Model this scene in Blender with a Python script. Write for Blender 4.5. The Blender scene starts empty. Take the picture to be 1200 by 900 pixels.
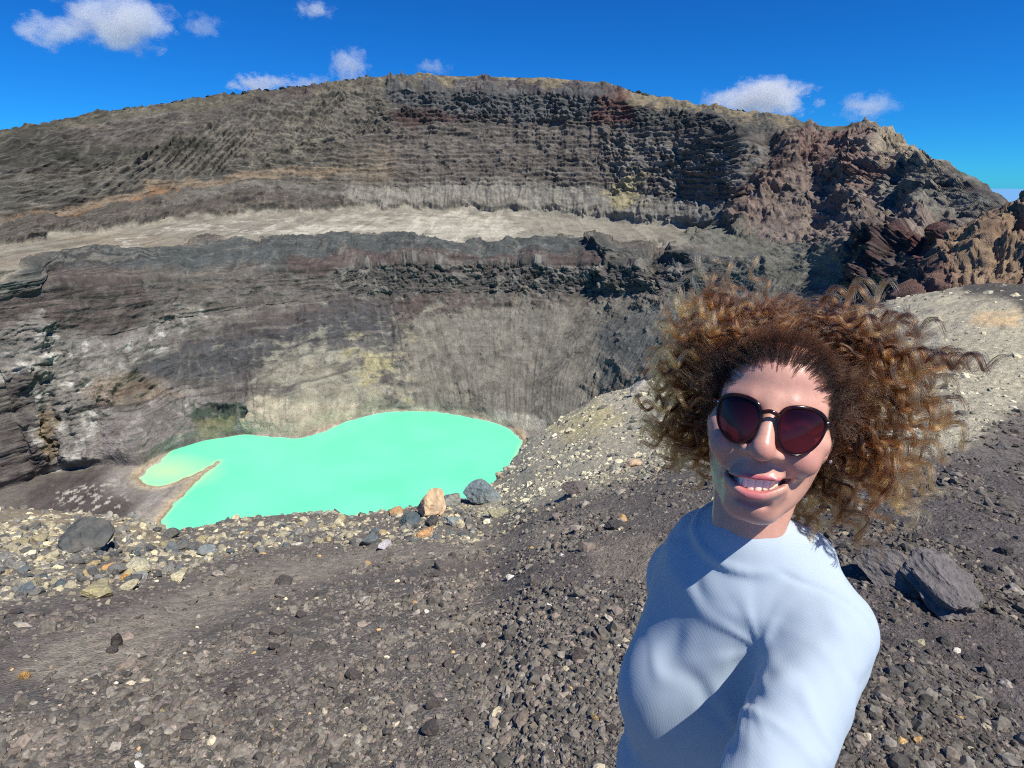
import bpy, bmesh, math, random
import numpy as np
from mathutils import Vector, Matrix

random.seed(4)
RNG = np.random.default_rng(11)
SC = bpy.context.scene
COL = SC.collection

# ------------------------------------------------------------------ camera
F_PX = 666.0                      # focal length in pixels of a 1200 x 900 picture
PITCH = math.radians(19.4)
CZ = 1.8
CAM_POS = np.array([0.0, 0.0, CZ])
cam_data = bpy.data.cameras.new("camera")
cam_data.sensor_width = 36.0
cam_data.lens = 36.0 * F_PX / 1200.0
cam_data.clip_start = 0.02
cam_data.clip_end = 200000.0
cam = bpy.data.objects.new("camera", cam_data)
COL.objects.link(cam)
cam.location = (0, 0, CZ)
cam.rotation_euler = (math.radians(90) - PITCH, 0, 0)
SC.camera = cam

# ------------------------------------------------------------------ sky, sun, exposure
SUN_DIR = np.array([0.42, -0.34, 0.85]); SUN_DIR /= np.linalg.norm(SUN_DIR)
SUN_EL = math.asin(SUN_DIR[2]); SUN_AZ = math.atan2(SUN_DIR[0], SUN_DIR[1])
world = bpy.data.worlds.new("World"); SC.world = world; world.use_nodes = True
wn = world.node_tree.nodes; wl = world.node_tree.links
for n in list(wn): wn.remove(n)
sky = wn.new("ShaderNodeTexSky"); sky.sky_type = 'NISHITA'; sky.sun_disc = False
sky.sun_elevation = SUN_EL; sky.sun_rotation = SUN_AZ
sky.altitude = 2400; sky.air_density = 1.0; sky.dust_density = 0.0; sky.ozone_density = 4.0
hsv = wn.new("ShaderNodeHueSaturation"); hsv.inputs['Saturation'].default_value = 1.15; hsv.inputs['Value'].default_value = 1.0
hsv.inputs['Hue'].default_value = 0.503
bg = wn.new("ShaderNodeBackground"); bg.inputs['Strength'].default_value = 0.076
wo = wn.new("ShaderNodeOutputWorld")
wl.new(sky.outputs[0], hsv.inputs['Color']); tint = wn.new("ShaderNodeVectorMath"); tint.operation = 'MULTIPLY'; tint.inputs[1].default_value = (0.12, 0.79, 1.42)
wl.new(hsv.outputs[0], tint.inputs[0]); wl.new(tint.outputs[0], bg.inputs['Color']); wl.new(bg.outputs[0], wo.inputs['Surface'])

sun_data = bpy.data.lights.new("sun", 'SUN'); sun_data.energy = 5.0; sun_data.angle = math.radians(0.5)
sun_data.color = (1.0, 0.96, 0.89)
sun = bpy.data.objects.new("sun", sun_data); COL.objects.link(sun)
sun.rotation_euler = Vector(SUN_DIR).to_track_quat('Z', 'Y').to_euler()
sun.location = (20, -10, 60)
SC.view_settings.view_transform = 'Standard'; SC.view_settings.look = 'None'
SC.view_settings.exposure = 0.22; SC.view_settings.gamma = 1.0
SC.cycles.max_bounces = 8; SC.cycles.volume_bounces = 3; SC.cycles.transparent_max_bounces = 16
SC.cycles.volume_step_rate = 2.0
SC.cycles.use_denoising = False; SC.cycles.filter_width = 1.1; SC.cycles.sample_clamp_indirect = 4.0

# ------------------------------------------------------------------ numpy noise
_P = np.random.default_rng(5).permutation(256).astype(np.int32); _P = np.concatenate([_P, _P, _P])
_G = np.random.default_rng(6).normal(size=(256, 3)); _G = (_G / np.linalg.norm(_G, axis=1)[:, None]).astype(np.float32)
def perlin(x, y, z=None):
    """gradient noise, about -1..1"""
    x = np.asarray(x, np.float32); y = np.asarray(y, np.float32)
    z = np.zeros_like(x) if z is None else np.asarray(z, np.float32)
    xf = np.floor(x); yf = np.floor(y); zf = np.floor(z)
    X = xf.astype(np.int32) & 255; Y = yf.astype(np.int32) & 255; Z = zf.astype(np.int32) & 255
    fx = x - xf; fy = y - yf; fz = z - zf
    u = fx*fx*fx*(fx*(fx*6-15)+10); v = fy*fy*fy*(fy*(fy*6-15)+10); w = fz*fz*fz*(fz*(fz*6-15)+10)
    def g(dx, dy, dz):
        h = _P[_P[_P[X+dx]+Y+dy]+Z+dz]; gr = _G[h]
        return gr[..., 0]*(fx-dx) + gr[..., 1]*(fy-dy) + gr[..., 2]*(fz-dz)
    a = g(0,0,0); a += u*(g(1,0,0)-a); b = g(0,1,0); b += u*(g(1,1,0)-b); a += v*(b-a)
    c = g(0,0,1); c += u*(g(1,0,1)-c); d = g(0,1,1); d += u*(g(1,1,1)-d); c += v*(d-c)
    return (a + w*(c-a))*1.6
def fbm(x, y, z=None, octv=4, gain=0.5, lac=2.03, ridge=False):
    out = 0; a = 1.0; n = 0
    z = np.zeros_like(x) if z is None else z
    for i in range(octv):
        p = perlin(x+17.3*i, y-9.1*i, z+5.7*i)
        if ridge: p = 1 - 2*np.abs(p)
        out = out + a*p; n += a; a *= gain; x = x*lac; y = y*lac; z = z*lac
    return out/n
def cells(x, y, seed=0):
    """2-D cellular noise: F1, F2 and a random value per cell"""
    xf = np.floor(x).astype(np.int32); yf = np.floor(y).astype(np.int32)
    f1 = np.full(x.shape, 9.0, np.float32); f2 = f1.copy(); val = np.zeros(x.shape, np.float32)
    R = np.random.default_rng(100+seed).random((65536, 3)).astype(np.float32)
    for dx in (-1, 0, 1):
        for dy in (-1, 0, 1):
            cx = xf+dx; cy = yf+dy
            h = ((cx*7919 + cy*104729 + seed*31) & 65535)
            r = R[h]
            d = np.sqrt((cx + r[..., 0] - x)**2 + (cy + r[..., 1] - y)**2)
            m = d < f1
            f2 = np.where(m, f1, np.minimum(f2, d)); val = np.where(m, r[..., 2], val); f1 = np.where(m, d, f1)
    return f1, f2, val
def facets(x, y, seed=0, tilt=1.0):
    """broken rock: every cell is a tilted plane of its own"""
    xf = np.floor(x).astype(np.int32); yf = np.floor(y).astype(np.int32)
    f1 = np.full(x.shape, 9.0, np.float32); out = np.zeros(x.shape, np.float32)
    R = np.random.default_rng(300+seed).random((65536, 5)).astype(np.float32)
    for dx in (-1, 0, 1):
        for dy in (-1, 0, 1):
            cx = xf+dx; cy = yf+dy; r = R[(cx*7919 + cy*104729 + seed*31) & 65535]
            ox = cx + r[..., 0] - x; oy = cy + r[..., 1] - y; d = np.abs(ox)**1.4 + np.abs(oy)**1.4
            m = d < f1; f1 = np.where(m, d, f1); out = np.where(m, r[..., 2]-0.5 + tilt*((r[..., 3]-0.5)*ox + (r[..., 4]-0.5)*oy), out)
    return out
def sstep(a, b, x):
    t = np.clip((x-a)/(b-a), 0, 1); return t*t*(3-2*t)
def lin(r, g, b):
    """sRGB 0..255 -> linear"""
    c = np.array([r, g, b], np.float64)/255
    return np.where(c <= 0.04045, c/12.92, ((c+0.055)/1.055)**2.4)

# ------------------------------------------------------------------ where a ray of the picture goes
def ray(px, py):
    """unit direction(s) in the world of picture point(s) (1200 x 900)"""
    px = np.asarray(px, float); py = np.asarray(py, float)
    x = (px-600)/F_PX; u = (450-py)/F_PX; c, s = math.cos(PITCH), math.sin(PITCH)
    d = np.stack([x, c + u*s, -s + u*c], -1)
    return d/np.linalg.norm(d, axis=-1, keepdims=True)
def az_tan(px, py):
    d = ray(px, py); return np.arctan2(d[..., 0], d[..., 1]), d[..., 2]/np.hypot(d[..., 0], d[..., 1])
def project(X, Y, Z):
    c, s = math.cos(PITCH), math.sin(PITCH); Z = Z-CZ
    fw = np.maximum(Y*c - Z*s, 1e-3); up = Y*s + Z*c
    return 600 + F_PX*X/fw, 450 - F_PX*up/fw
def at_depth(px, py, depth):
    c, s = math.cos(PITCH), math.sin(PITCH); x = (px-600)/F_PX*depth; u = (450-py)/F_PX*depth
    return np.array([x, depth*c + u*s, CZ - depth*s + u*c])

# ------------------------------------------------------------------ mesh and material helpers
def mesh_from(name, V, faces, mat=None, col=None, parent=None, smooth=True, attrs=None):
    """V (n,3); faces (m,3) or (m,4) int array, or a list of arrays of both kinds"""
    me = bpy.data.meshes.new(name)
    V = np.ascontiguousarray(V, np.float32)
    fl = faces if isinstance(faces, list) else [faces]
    fl = [np.asarray(f, np.int32) for f in fl if len(f)]
    tot = np.concatenate([np.full(len(f), f.shape[1], np.int32) for f in fl])
    idx = np.concatenate([f.ravel() for f in fl])
    me.vertices.add(len(V)); me.vertices.foreach_set("co", V.ravel())
    me.loops.add(len(idx)); me.loops.foreach_set("vertex_index", idx)
    me.polygons.add(len(tot)); me.polygons.foreach_set("loop_start", np.concatenate([[0], np.cumsum(tot)[:-1]]).astype(np.int32))
    me.polygons.foreach_set("loop_total", tot)
    me.polygons.foreach_set("use_smooth", np.full(len(tot), smooth, bool))
    if col is not None:
        a = me.color_attributes.new("Col", 'FLOAT_COLOR', 'POINT')
        c = np.ones((len(V), 4), np.float32); c[:, :3] = col; a.data.foreach_set("color", c.ravel())
    for k, v in (attrs or {}).items():
        a = me.attributes.new(k, 'FLOAT', 'POINT'); a.data.foreach_set("value", np.ascontiguousarray(v, np.float32))
    me.update(); me.validate()
    o = bpy.data.objects.new(name, me); COL.objects.link(o)
    if mat: me.materials.append(mat)
    if parent: o.parent = parent
    return o
def tag(o, label=None, cat=None, group=None, kind=None):
    if label: o["label"] = label
    if cat: o["category"] = cat
    if group: o["group"] = group
    if kind: o["kind"] = kind
    return o
def grid_faces(nr, nc):
    i = np.arange(nr*nc).reshape(nr, nc)
    return np.stack([i[:-1, :-1].ravel(), i[:-1, 1:].ravel(), i[1:, 1:].ravel(), i[1:, :-1].ravel()], 1)
def new_mat(name):
    m = bpy.data.materials.new(name); m.use_nodes = True
    nt = m.node_tree; b = nt.nodes.get("Principled BSDF")
    return m, nt, b
def N(nt, kind, **kw):
    n = nt.nodes.new(kind)
    for k, v in kw.items():
        if k in n.inputs.keys(): n.inputs[k].default_value = v
        else: setattr(n, k, v)
    return n
def rock_material(name, scale, bump, vary=0.45, rough=0.95, fine=6.0):
    """vertex colour broken up by noise, with relief at the size of SCALE (features per metre)"""
    m, nt, b = new_mat(name); L = nt.links.new
    vc = N(nt, "ShaderNodeVertexColor", layer_name="Col")
    g = N(nt, "ShaderNodeNewGeometry")
    n1 = N(nt, "ShaderNodeTexNoise", Scale=scale, Detail=6.0, Roughness=0.65)
    n2 = N(nt, "ShaderNodeTexNoise", Scale=scale*fine, Detail=3.0, Roughness=0.6)
    L(g.outputs['Position'], n1.inputs['Vector']); L(g.outputs['Position'], n2.inputs['Vector'])
    ad = N(nt, "ShaderNodeMath", operation='ADD'); L(n1.outputs['Fac'], ad.inputs[0]); L(n2.outputs['Fac'], ad.inputs[1])
    mr = N(nt, "ShaderNodeMapRange"); L(ad.outputs[0], mr.inputs['Value'])
    for k, v in (('From Min', 0.65), ('From Max', 1.35), ('To Min', 1-vary), ('To Max', 1+vary)): mr.inputs[k].default_value = v
    mx = N(nt, "ShaderNodeVectorMath", operation='SCALE'); L(vc.outputs['Color'], mx.inputs[0]); L(mr.outputs[0], mx.inputs['Scale'])
    L(mx.outputs[0], b.inputs['Base Color'])
    b.inputs['Roughness'].default_value = rough; b.inputs['Specular IOR Level'].default_value = 0.25
    bp = N(nt, "ShaderNodeBump", Strength=0.9, Distance=bump); L(ad.outputs[0], bp.inputs['Height']); L(bp.outputs[0], b.inputs['Normal'])
    return m
def curve_at(pts, az, col, smooth=0.0):
    a = np.array([p[0] for p in pts]); o = np.argsort(a)
    return np.interp(az, a[o], np.array([pts[i][col] for i in o]))
# ================================================================== the crater: one sheet of terrain
LAKE = CZ - 220.0
def K(*pts, z=None):
    """control curve: picture points with a distance (or a height) each -> (azimuth, distance, height)"""
    out = []
    for p in pts:
        a, t = az_tan(p[0], p[1])
        if z is not None: r = (z + (p[2] if len(p) > 2 else 0) - CZ)/t
        else: r = p[2]
        out.append((float(a), float(r), float(CZ + r*t)))
    return out
# lower edge of the inner wall (shore on the left, hidden behind the near slope on the right)
K1 = K((-300,620,3),(-120,600,3),(0,577,3),(60,553,3),(130,545,3),(165,547,2),(200,526,2),(240,514,2),(285,507,2),(350,511,2),(400,493,2),(450,480.5,2),(510,480,2),(560,487,2),(600,500,2),(625,505,2), z=LAKE) \
   + K((700,490,470),(760,460,420),(830,430,370),(900,405,320),(1000,372,250),(1100,350,190),(1200,347,160),(1400,390,140))
K2 = K((-300,470,520),(-120,410,560),(0,392,575),(60,392,585),(120,396,600),(200,378,630),(300,363,650),(420,349,668),(500,346,673),(600,346,672),(700,346,650),(780,346,600),(820,348,560),(880,338,470),(950,322,370),(1000,310,310),(1100,300,240),(1200,322,190),(1400,370,160))
K3 = K((-300,420,530),(-120,370,568),(0,352,585),(60,338,598),(120,334,615),(200,330,645),(300,322,667),(420,314,685),(500,311,690),(600,311,690),(700,312,668),(780,318,617),(830,330,570),(880,322,490),(950,305,395),(1000,292,330),(1100,282,255),(1200,305,200),(1400,355,168))
K4 = K((-300,400,-60),(-120,365,-60),(-30,342,-60),(0,329,-60),(30,311,-60),(70,299,-61),(110,296,-62),(200,293,-62),(300,286,-63),(400,281,-64),(500,279,-65),(600,279,-65),(680,281,-66),(700,288,-69),(720,297,-73),(760,297,-73), z=0) \
   + K((830,306,600),(880,305,540),(950,290,450),(1000,280,375),(1060,272,315),(1100,270,282),(1200,295,212),(1400,345,175))
K5 = K((-300,330,640),(-120,305,690),(0,291,740),(100,276,830),(200,262,900),(300,253,950),(400,251,975),(470,249,985),(560,249,985),(640,255,970),(720,262,930),(800,268,850),(870,268,720),(950,262,570),(1000,256,480),(1060,250,390),(1100,252,345),(1200,285,240),(1400,335,185))
K6 = K((-300,305,690),(-120,285,740),(0,266,790),(100,248,880),(200,228,950),(300,214,1000),(400,222,1025),(470,224,1030),(560,222,1032),(640,222,1020),(720,226,985),(800,236,910),(870,242,790),(950,230,630),(1000,225,540),(1060,225,440),(1100,230,385),(1200,277,255),(1400,327,195))
K7 = K((-300,260,760),(-120,230,800),(0,203,850),(100,185,940),(200,170,1015),(300,158,1060),(400,150,1085),(470,147,1095),(560,147,1100),(640,148,1092),(720,151,1060),(800,157,985),(870,165,870),(950,175,720),(1000,175,640),(1060,190,510),(1100,207,430),(1200,270,270),(1400,320,205))
K8 = K((-300,235,800),(-120,205,840),(0,177,895),(100,158,985),(200,142,1060),(300,128,1105),(400,117,1125),(470,108,1120),(560,110,1122),(640,112,1115),(720,120,1085),(800,134,1020),(870,148,910),(950,158,780),(1000,160,700),(1040,166,620),(1060,177,550),(1100,198,450),(1160,240,360),(1200,265,280),(1400,315,212))
K9 = K((-300,200,860),(-120,174,910),(0,153.5,960),(60,143.5,1010),(150,128.5,1080),(220,117.5,1130),(300,106.5,1160),(370,100,1180),(410,94,1185),(435,89.5,1190),(500,87,1195),(560,89,1195),(640,91,1190),(705,96,1170),(740,108,1145),(790,119,1100),(850,129,1020),(900,134,940),(950,148.5,850),(1020,152.5,740),(1038,158,690),(1060,170,620),(1090,190,520),(1130,218,430),(1170,243,370),(1210,270,310),(1400,315,225))
def _push(c):
    f = [(H_(-60), 1), (float(az_tan(860, 300)[0]), 1.0), (float(az_tan(950, 300)[0]), 1.28), (float(az_tan(1000, 300)[0]), 1.4), (float(az_tan(1100, 300)[0]), 1.5), (float(az_tan(1200, 300)[0]), 1.45), (float(az_tan(1400, 300)[0]), 1.4)]
    return [(a, r*np.interp(a, [q[0] for q in f], [q[1] for q in f]), CZ+(z-CZ)*np.interp(a, [q[0] for q in f], [q[1] for q in f])) for a, r, z in c]
H_ = math.radians
K1, K2, K3, K4, K5, K6, K7, K8, K9 = [_push(c) for c in (K1, K2, K3, K4, K5, K6, K7, K8, K9)]
K10 = [(a, r*1.14+20, z-(0.35*r*0.14+12)) for a, r, z in K9]
K0 = [(a, min(330.0, r*0.72), LAKE-4) for a, r, z in K1]
CURVES = [K0, K1, K2, K3, K4, K5, K6, K7, K8, K9, K10]
ROWS = [90, 190, 56, 52, 44, 44, 110, 56, 44, 14]
H = math.radians
AZ = np.concatenate([np.linspace(H(-66), H(-44), 60)[:-1], np.linspace(H(-44), H(45), 1260), np.linspace(H(45), H(66), 60)[1:]])
nc = len(AZ)
Rc = []; Zc = []
for i, c in enumerate(CURVES):
    r = curve_at(c, AZ, 1); z = curve_at(c, AZ, 2)
    k = np.ones(9)/9
    if i != 9:
        r = np.convolve(np.pad(r, 4, mode='edge'), k, 'valid'); z = np.convolve(np.pad(z, 4, mode='edge'), k, 'valid')
    Rc.append(r); Zc.append(z)
for i in range(1, len(Rc)): Rc[i] = np.maximum(Rc[i], Rc[i-1]+2.0)
# crest: a little ragged
Zc[9] += 1.6*fbm(AZ*60, AZ*0, octv=4)
R = []; Z = []; S = []
for i, n in enumerate(ROWS):
    t = np.arange(n)/n
    for tt in t:
        R.append(Rc[i]*(1-tt) + Rc[i+1]*tt); Z.append(Zc[i]*(1-tt) + Zc[i+1]*tt); S.append(np.full(nc, i+tt))
R.append(Rc[-1]); Z.append(Zc[-1]); S.append(np.full(nc, 10.0))
R = np.array(R); Z = np.array(Z); S = np.array(S); A = np.broadcast_to(AZ, R.shape); nr = R.shape[0]
# scree slopes are hollow, not flat
def seg(i): return np.clip(S-i, 0, 1)
t = seg(1); Z = Z - np.where((S > 1) & (S < 2), np.sin(t*np.pi)*6.0, 0)
# soften the creases between the bands
r0 = ROWS[0]+3
for _ in range(3):
    Z[r0:-2] = (Z[r0-1:-3] + Z[r0:-2]*2 + Z[r0+1:-1])/4; R[r0:-2] = (R[r0-1:-3] + R[r0:-2]*2 + R[r0+1:-1])/4
X = R*np.sin(A); Y = R*np.cos(A)

# ---- crater floor and the bed of the lake
SHORE = [(163,560),(170,550),(185,541),(200,527),(222,519),(245,514),(290,508),(320,511),(350,513),(380,505),(400,495),(425,488),(450,482),(480,481),(510,481.5),(540,486),(560,490),(585,496),(600,503),(613,516),(600,545),(590,600),(500,660),(350,690),(240,660),(208,632),(194,624),(190,608),(203,592),(222,574),(231,564),(246,552),(259,541),(256,539),(243,548),(226,556),(205,565),(186,570),(170,567)]
def to_plane(px, py, z):
    d = ray(px, py); t = (z-CZ)/d[..., 2]; return d[..., 0]*t, d[..., 1]*t
sx, sy = to_plane(np.array([p[0] for p in SHORE]), np.array([p[1] for p in SHORE]), LAKE)
def poly_sd(px, py, vx, vy):
    """signed distance, negative inside"""
    d = np.full(px.shape, 1e9, np.float32); ins = np.zeros(px.shape, bool); n = len(vx)
    for i in range(n):
        ax, ay, bx, by = vx[i], vy[i], vx[(i+1) % n], vy[(i+1) % n]
        ex, ey = bx-ax, by-ay; wx, wy = px-ax, py-ay
        t = np.clip((wx*ex + wy*ey)/(ex*ex+ey*ey+1e-9), 0, 1)
        d = np.minimum(d, (wx-ex*t)**2 + (wy-ey*t)**2)
        c = ((ay > py) != (by > py)) & (px < (bx-ax)*(py-ay)/((by-ay) + 1e-12) + ax)
        ins ^= c
    d = np.sqrt(d); return np.where(ins, -d, d)
nf = ROWS[0]+12
fx, fy = X[:nf], Y[:nf]
sd = poly_sd(fx + 3.0*fbm(fx/9, fy/9, octv=4), fy + 3.0*fbm(fx/9+40, fy/9, octv=4), sx, sy)
fz = LAKE + np.where(sd > 0, np.minimum(sd*0.10, 3.0) + 0.5*sstep(6, 30, sd)*fbm(fx/7, fy/7, octv=4), np.maximum(sd*0.15, -3.0)) - 0.02
w = sstep(0.80, 1.03, S[:nf])*sstep(-3, 3, sd)
w = np.where(S[:nf] > 1, np.maximum(w, sstep(1.0, 1.04, S[:nf])), w)
Z[:nf] = fz*(1-w) + np.maximum(Z[:nf], fz)*w
SD = np.full(X.shape, 50.0, np.float32); SD[:nf] = sd

PX, PY = project(X, Y, Z)
# normals of the bare sheet
def normals(X, Y, Z):
    P = np.stack([X, Y, Z], -1); du = np.gradient(P, axis=1); dv = np.gradient(P, axis=0)
    n = np.cross(du, dv); n /= np.linalg.norm(n, axis=-1, keepdims=True)+1e-9
    return n
NN = normals(X, Y, Z)
# ---- masks drawn on the walls (edges wander with noise)
wx_ = PX + 40*fbm(X/55, Y/55, Z/40, octv=6, gain=0.6); wy_ = PY + 20*fbm(X/55+9, Y/55+4, Z/40, octv=6, gain=0.6)
BRK = 1.3*fbm(X/24+5, Y/24, Z/11, octv=6, gain=0.68)
def area(pts, soft=6.0, brk=0.65):
    p = np.array(pts, float); x0, y0 = p.min(0)-soft*3-2; x1, y1 = p.max(0)+soft*3+2
    m = (wx_ > x0) & (wx_ < x1) & (wy_ > y0) & (wy_ < y1)
    out = np.zeros(X.shape, np.float32)
    if m.any(): out[m] = sstep(0.22, 0.78, 1-sstep(-2.2*soft, 2.2*soft, poly_sd(wx_[m], wy_[m], p[:, 0], p[:, 1])) + brk*BRK[m])
    return out
def band(pts, half, soft=3.0):
    """a line along picture points"""
    p = np.array(pts, float); d = np.full(X.shape, 1e3, np.float32)
    x0, y0 = p.min(0)-half-soft*2; x1, y1 = p.max(0)+half+soft*2
    m = (wx_ > x0) & (wx_ < x1) & (wy_ > y0) & (wy_ < y1)
    px, py = wx_[m], wy_[m]; dd = np.full(px.shape, 1e6, np.float32)
    for (ax, ay), (bx, by) in zip(p[:-1], p[1:]):
        ex, ey = bx-ax, by-ay; t = np.clip(((px-ax)*ex + (py-ay)*ey)/(ex*ex+ey*ey), 0, 1)
        dd = np.minimum(dd, (px-ax-ex*t)**2 + (py-ay-ey*t)**2)
    d[m] = np.sqrt(dd); return sstep(0.2, 0.8, 1-sstep(half-soft, half+soft, d) + 0.5*BRK*(d < half+soft))

# ---- relief in metres along the normal
rn = R/900.0                                    # relief grows with distance so that its look stays even
strat = fbm(X/60, Y/60, Z/4.5, octv=4)          # beds
blocky_f1, blocky_f2, blocky_v = cells(A*R/9.0 + 0.6*perlin(X/12, Y/12, Z/12), Z/8.0 + 0.5*perlin(X/9, Y/9, Z/9+3), 1)
b2_f1, b2_f2, b2_v = cells(A*R/4.2 + 0.6*perlin(X/6, Y/6, Z/6), Z/4.0 + 0.5*perlin(X/5, Y/5, Z/5+3), 2)
blocks = (blocky_v-0.5)*5 + np.minimum((blocky_f2-blocky_f1)*5, 1.6) + (b2_v-0.5)*2.4 + np.minimum((b2_f2-b2_f1)*3, 0.9)
rough = 3.2*fbm(X/26, Y/26, Z/20, octv=5, gain=0.55, ridge=True)
fine = 0.9*fbm(X/5, Y/5, Z/5, octv=3, gain=0.6)
FX = A*R + 4*fbm(X/20, Y/20, Z/20, octv=3); FZ = Z + 3*fbm(X/22+9, Y/22, Z/22, octv=3)
fac = 3.4*facets(FX/15, FZ/10, 3, 1.3) + 1.9*facets(FX/6.5, FZ/4.6, 4, 1.4) + 0.9*facets(FX/3.0, FZ/2.4, 5, 1.4)
AE = A - 0.13*np.clip((PX-600)/150, -0.5, 1)*np.clip(S-1, 0, 1)
gull = fbm(AE*R/9.0 + 0.7*perlin(X/60, Y/60, Z/60), S*0.7, octv=3, ridge=True)      # runs down the slope
gull2 = fbm(AE*R/3.2 + 0.5*perlin(X/40, Y/40, Z/40), S*0.9+7, octv=3, ridge=True)
AL = A - 0.036*np.clip(S-5, 0, 4)
gullL = fbm(AL*R/10 + 0.5*perlin(X/70, Y/70, Z/70), S*0.35, octv=3, gain=0.45, ridge=True)
in_seg = lambda a, b, s=0.12: sstep(a-s, a+s, S)*(1-sstep(b-s, b+s, S))

cliff_low = area([(395,322),(430,312),(560,312),(700,312),(790,316),(830,330),(850,345),(780,347),(700,346),(560,348),(440,350),(380,345)], 4)
cliff_left = area([(-40,400),(40,378),(70,395),(120,398),(230,362),(260,372),(180,410),(140,440),(150,470),(110,545),(60,555),(0,580),(-60,600)], 8)
shore_rock = area([(120,470),(210,455),(300,470),(330,505),(285,508),(240,514),(200,528),(165,550),(110,548)], 6)
cliff_top = area([(455,106),(520,104),(660,108),(715,118),(690,140),(640,148),(540,146),(490,142),(465,124)], 5)
cliff_top2 = area([(700,128),(800,134),(905,150),(915,165),(860,164),(760,152),(700,150)], 4)
cliff_mid = area([(460,152),(600,150),(760,155),(890,170),(900,205),(870,250),(800,238),(740,225),(600,222),(470,225),(455,190)], 7)
cliff_right = area([(720,165),(880,168),(890,190),(860,250),(800,240),(730,228),(700,200)], 6)
gull_left = area([(225,165),(300,140),(400,112),(470,108),(450,150),(400,170),(350,185),(250,200),(150,215),(120,200)], 10)
talus = area([(400,222),(480,224),(560,214),(640,222),(740,236),(870,250),(990,262),(1000,345),(900,345),(840,305),(780,285),(640,258),(500,250),(400,252)], 8)
scree_in = area([(470,375),(560,355),(700,350),(800,350),(780,430),(700,470),(640,500),(560,486),(480,480),(462,440)], 14, 0.9)
terr = area([(-40,335),(0,326),(40,305),(110,293),(300,284),(420,279),(690,281),(800,290),(830,266),(720,255),(600,245),(400,244),(200,252),(0,290),(-60,312)], 2, 0.1)
butt = area([(860,262),(900,215),(930,172),(960,160),(1030,160),(1060,180),(1110,205),(1150,240),(1160,300),(1110,350),(1000,370),(980,300),(920,290)], 8)
dark_r = area([(1000,300),(1040,285),(1120,275),(1130,345),(1080,350),(1010,385),(985,350)], 8)
rough_low = area([(-40,300),(0,268),(200,240),(330,225),(420,236),(470,240),(400,252),(260,256),(100,277),(0,294)], 5)
shrub = area([(-60,200),(-60,158),(0,152),(150,127),(300,105),(440,88),(440,94),(300,112),(150,137),(60,160),(100,180),(250,170),(250,186),(130,197),(0,203)], 6)

relief = fine*rn*0.8 + strat*1.6*rn*(1-terr)
relief += blocks*rn*(1.5*cliff_low + 0.8*cliff_left + 0.5*shore_rock + 0.9*cliff_top + 0.7*cliff_top2 + 0.3*cliff_mid + 0.7*cliff_right + 0.6*butt + 1.0*dark_r + 0.5*rough_low)
relief += rough*rn*(0.8 + 1.6*cliff_left + 1.5*shore_rock + 0.5*cliff_mid + 1.8*butt + 2.2*dark_r + 1.0*cliff_top + 0.8*rough_low)*(1-0.9*terr)*(1-0.6*scree_in)*(1-0.5*talus)
relief += 9.0*gullL*rn*(gull_left + 0.45*in_seg(6.2, 8.6)*(1-sstep(330, 470, PX)))
relief += gull*rn*(2.6*talus + 0.6*scree_in + 3.0*butt*(1-dark_r) + 1.6*in_seg(3, 4)+ 1.6*in_seg(7.0, 8.0) + 0.8*in_seg(1, 2))*(1-terr)
relief += gull2*rn*(1.2*talus + 0.8*scree_in + 1.0*in_seg(3, 4) + 0.6*in_seg(1, 2))*(1-terr)
relief += 6*rn*fbm(X/90, Y/90, Z/90, octv=3)*in_seg(1.2, 8.6, 0.3)*(1-terr)
# spurs and hollows of the right-hand wall
relief += 12*band([(935,172),(900,205),(868,262)], 14, 14) + 10*band([(1030,158),(1000,215),(1010,262),(1030,300)], 20, 18)
relief -= 10*band([(945,205),(975,230),(960,262)], 16, 16) + 12*band([(1050,190),(1060,235),(1050,262)], 10, 10)
relief += 10*band([(1095,250),(1075,260),(1040,300),(1010,340)], 14, 14) - 12*band([(1000,300),(985,340)], 8, 8)
relief -= 9*band([(1100,262),(1090,310)], 8, 8)
relief += 9*band([(700,284),(716,300),(730,345)], 5, 5) - 14*band([(770,300),(792,330)], 14, 10)
relief -= 8*band([(68,470),(62,530)], 8, 8) + 8*band([(150,455),(170,475)], 10, 8) + 7*band([(225,480),(295,486)], 7, 6)
relief += 8*band([(40,395),(45,560)], 16, 14) + 6*band([(110,440),(100,540)], 14, 12)
GM = 0.35+0.65*sstep(-0.3, 0.4, fbm(X/30+8, Y/30, Z/22, octv=4, gain=0.6))
relief += fac*rn*(0.28*in_seg(1.1, 8.8) + 1.1*cliff_low + 1.0*cliff_left + 0.9*shore_rock + 0.6*cliff_top + 0.5*cliff_top2 + 0.3*cliff_mid + 0.5*cliff_right + 0.6*butt + 0.9*dark_r + 0.6*rough_low)*(1-0.97*terr)*(1-0.7*scree_in)*(1-0.6*talus)
relief *= GM*(1-0.45*sstep(940, 1040, PX)*sstep(7.2, 8.4, S))
crag = fbm(X/14 + 0.5*strat, Y/14, Z/9, octv=4, gain=0.62, ridge=True)
crag2 = fbm(X/48, Y/48, Z/30 + 0.3*strat, octv=3, gain=0.5, ridge=True)
hard = 0.45 + 0.8*sstep(-0.2, 0.5, fbm(X/80+3, Y/80, Z/18, octv=3))
relief += (3.6*crag*hard + 4.5*crag2)*(1-0.5*in_seg(6.0, 8.4)*(1-butt))*rn*(1-0.5*sstep(940, 1040, PX)*sstep(6.6, 8.2, S))*(1-0.93*terr)*(1-0.65*scree_in)*(1-0.55*talus)*in_seg(1.0, 8.7)
ledge = (Z + 3*fbm(X/40, Y/40, Z/40))/7.5; ledge = ledge-np.floor(ledge)
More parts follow.
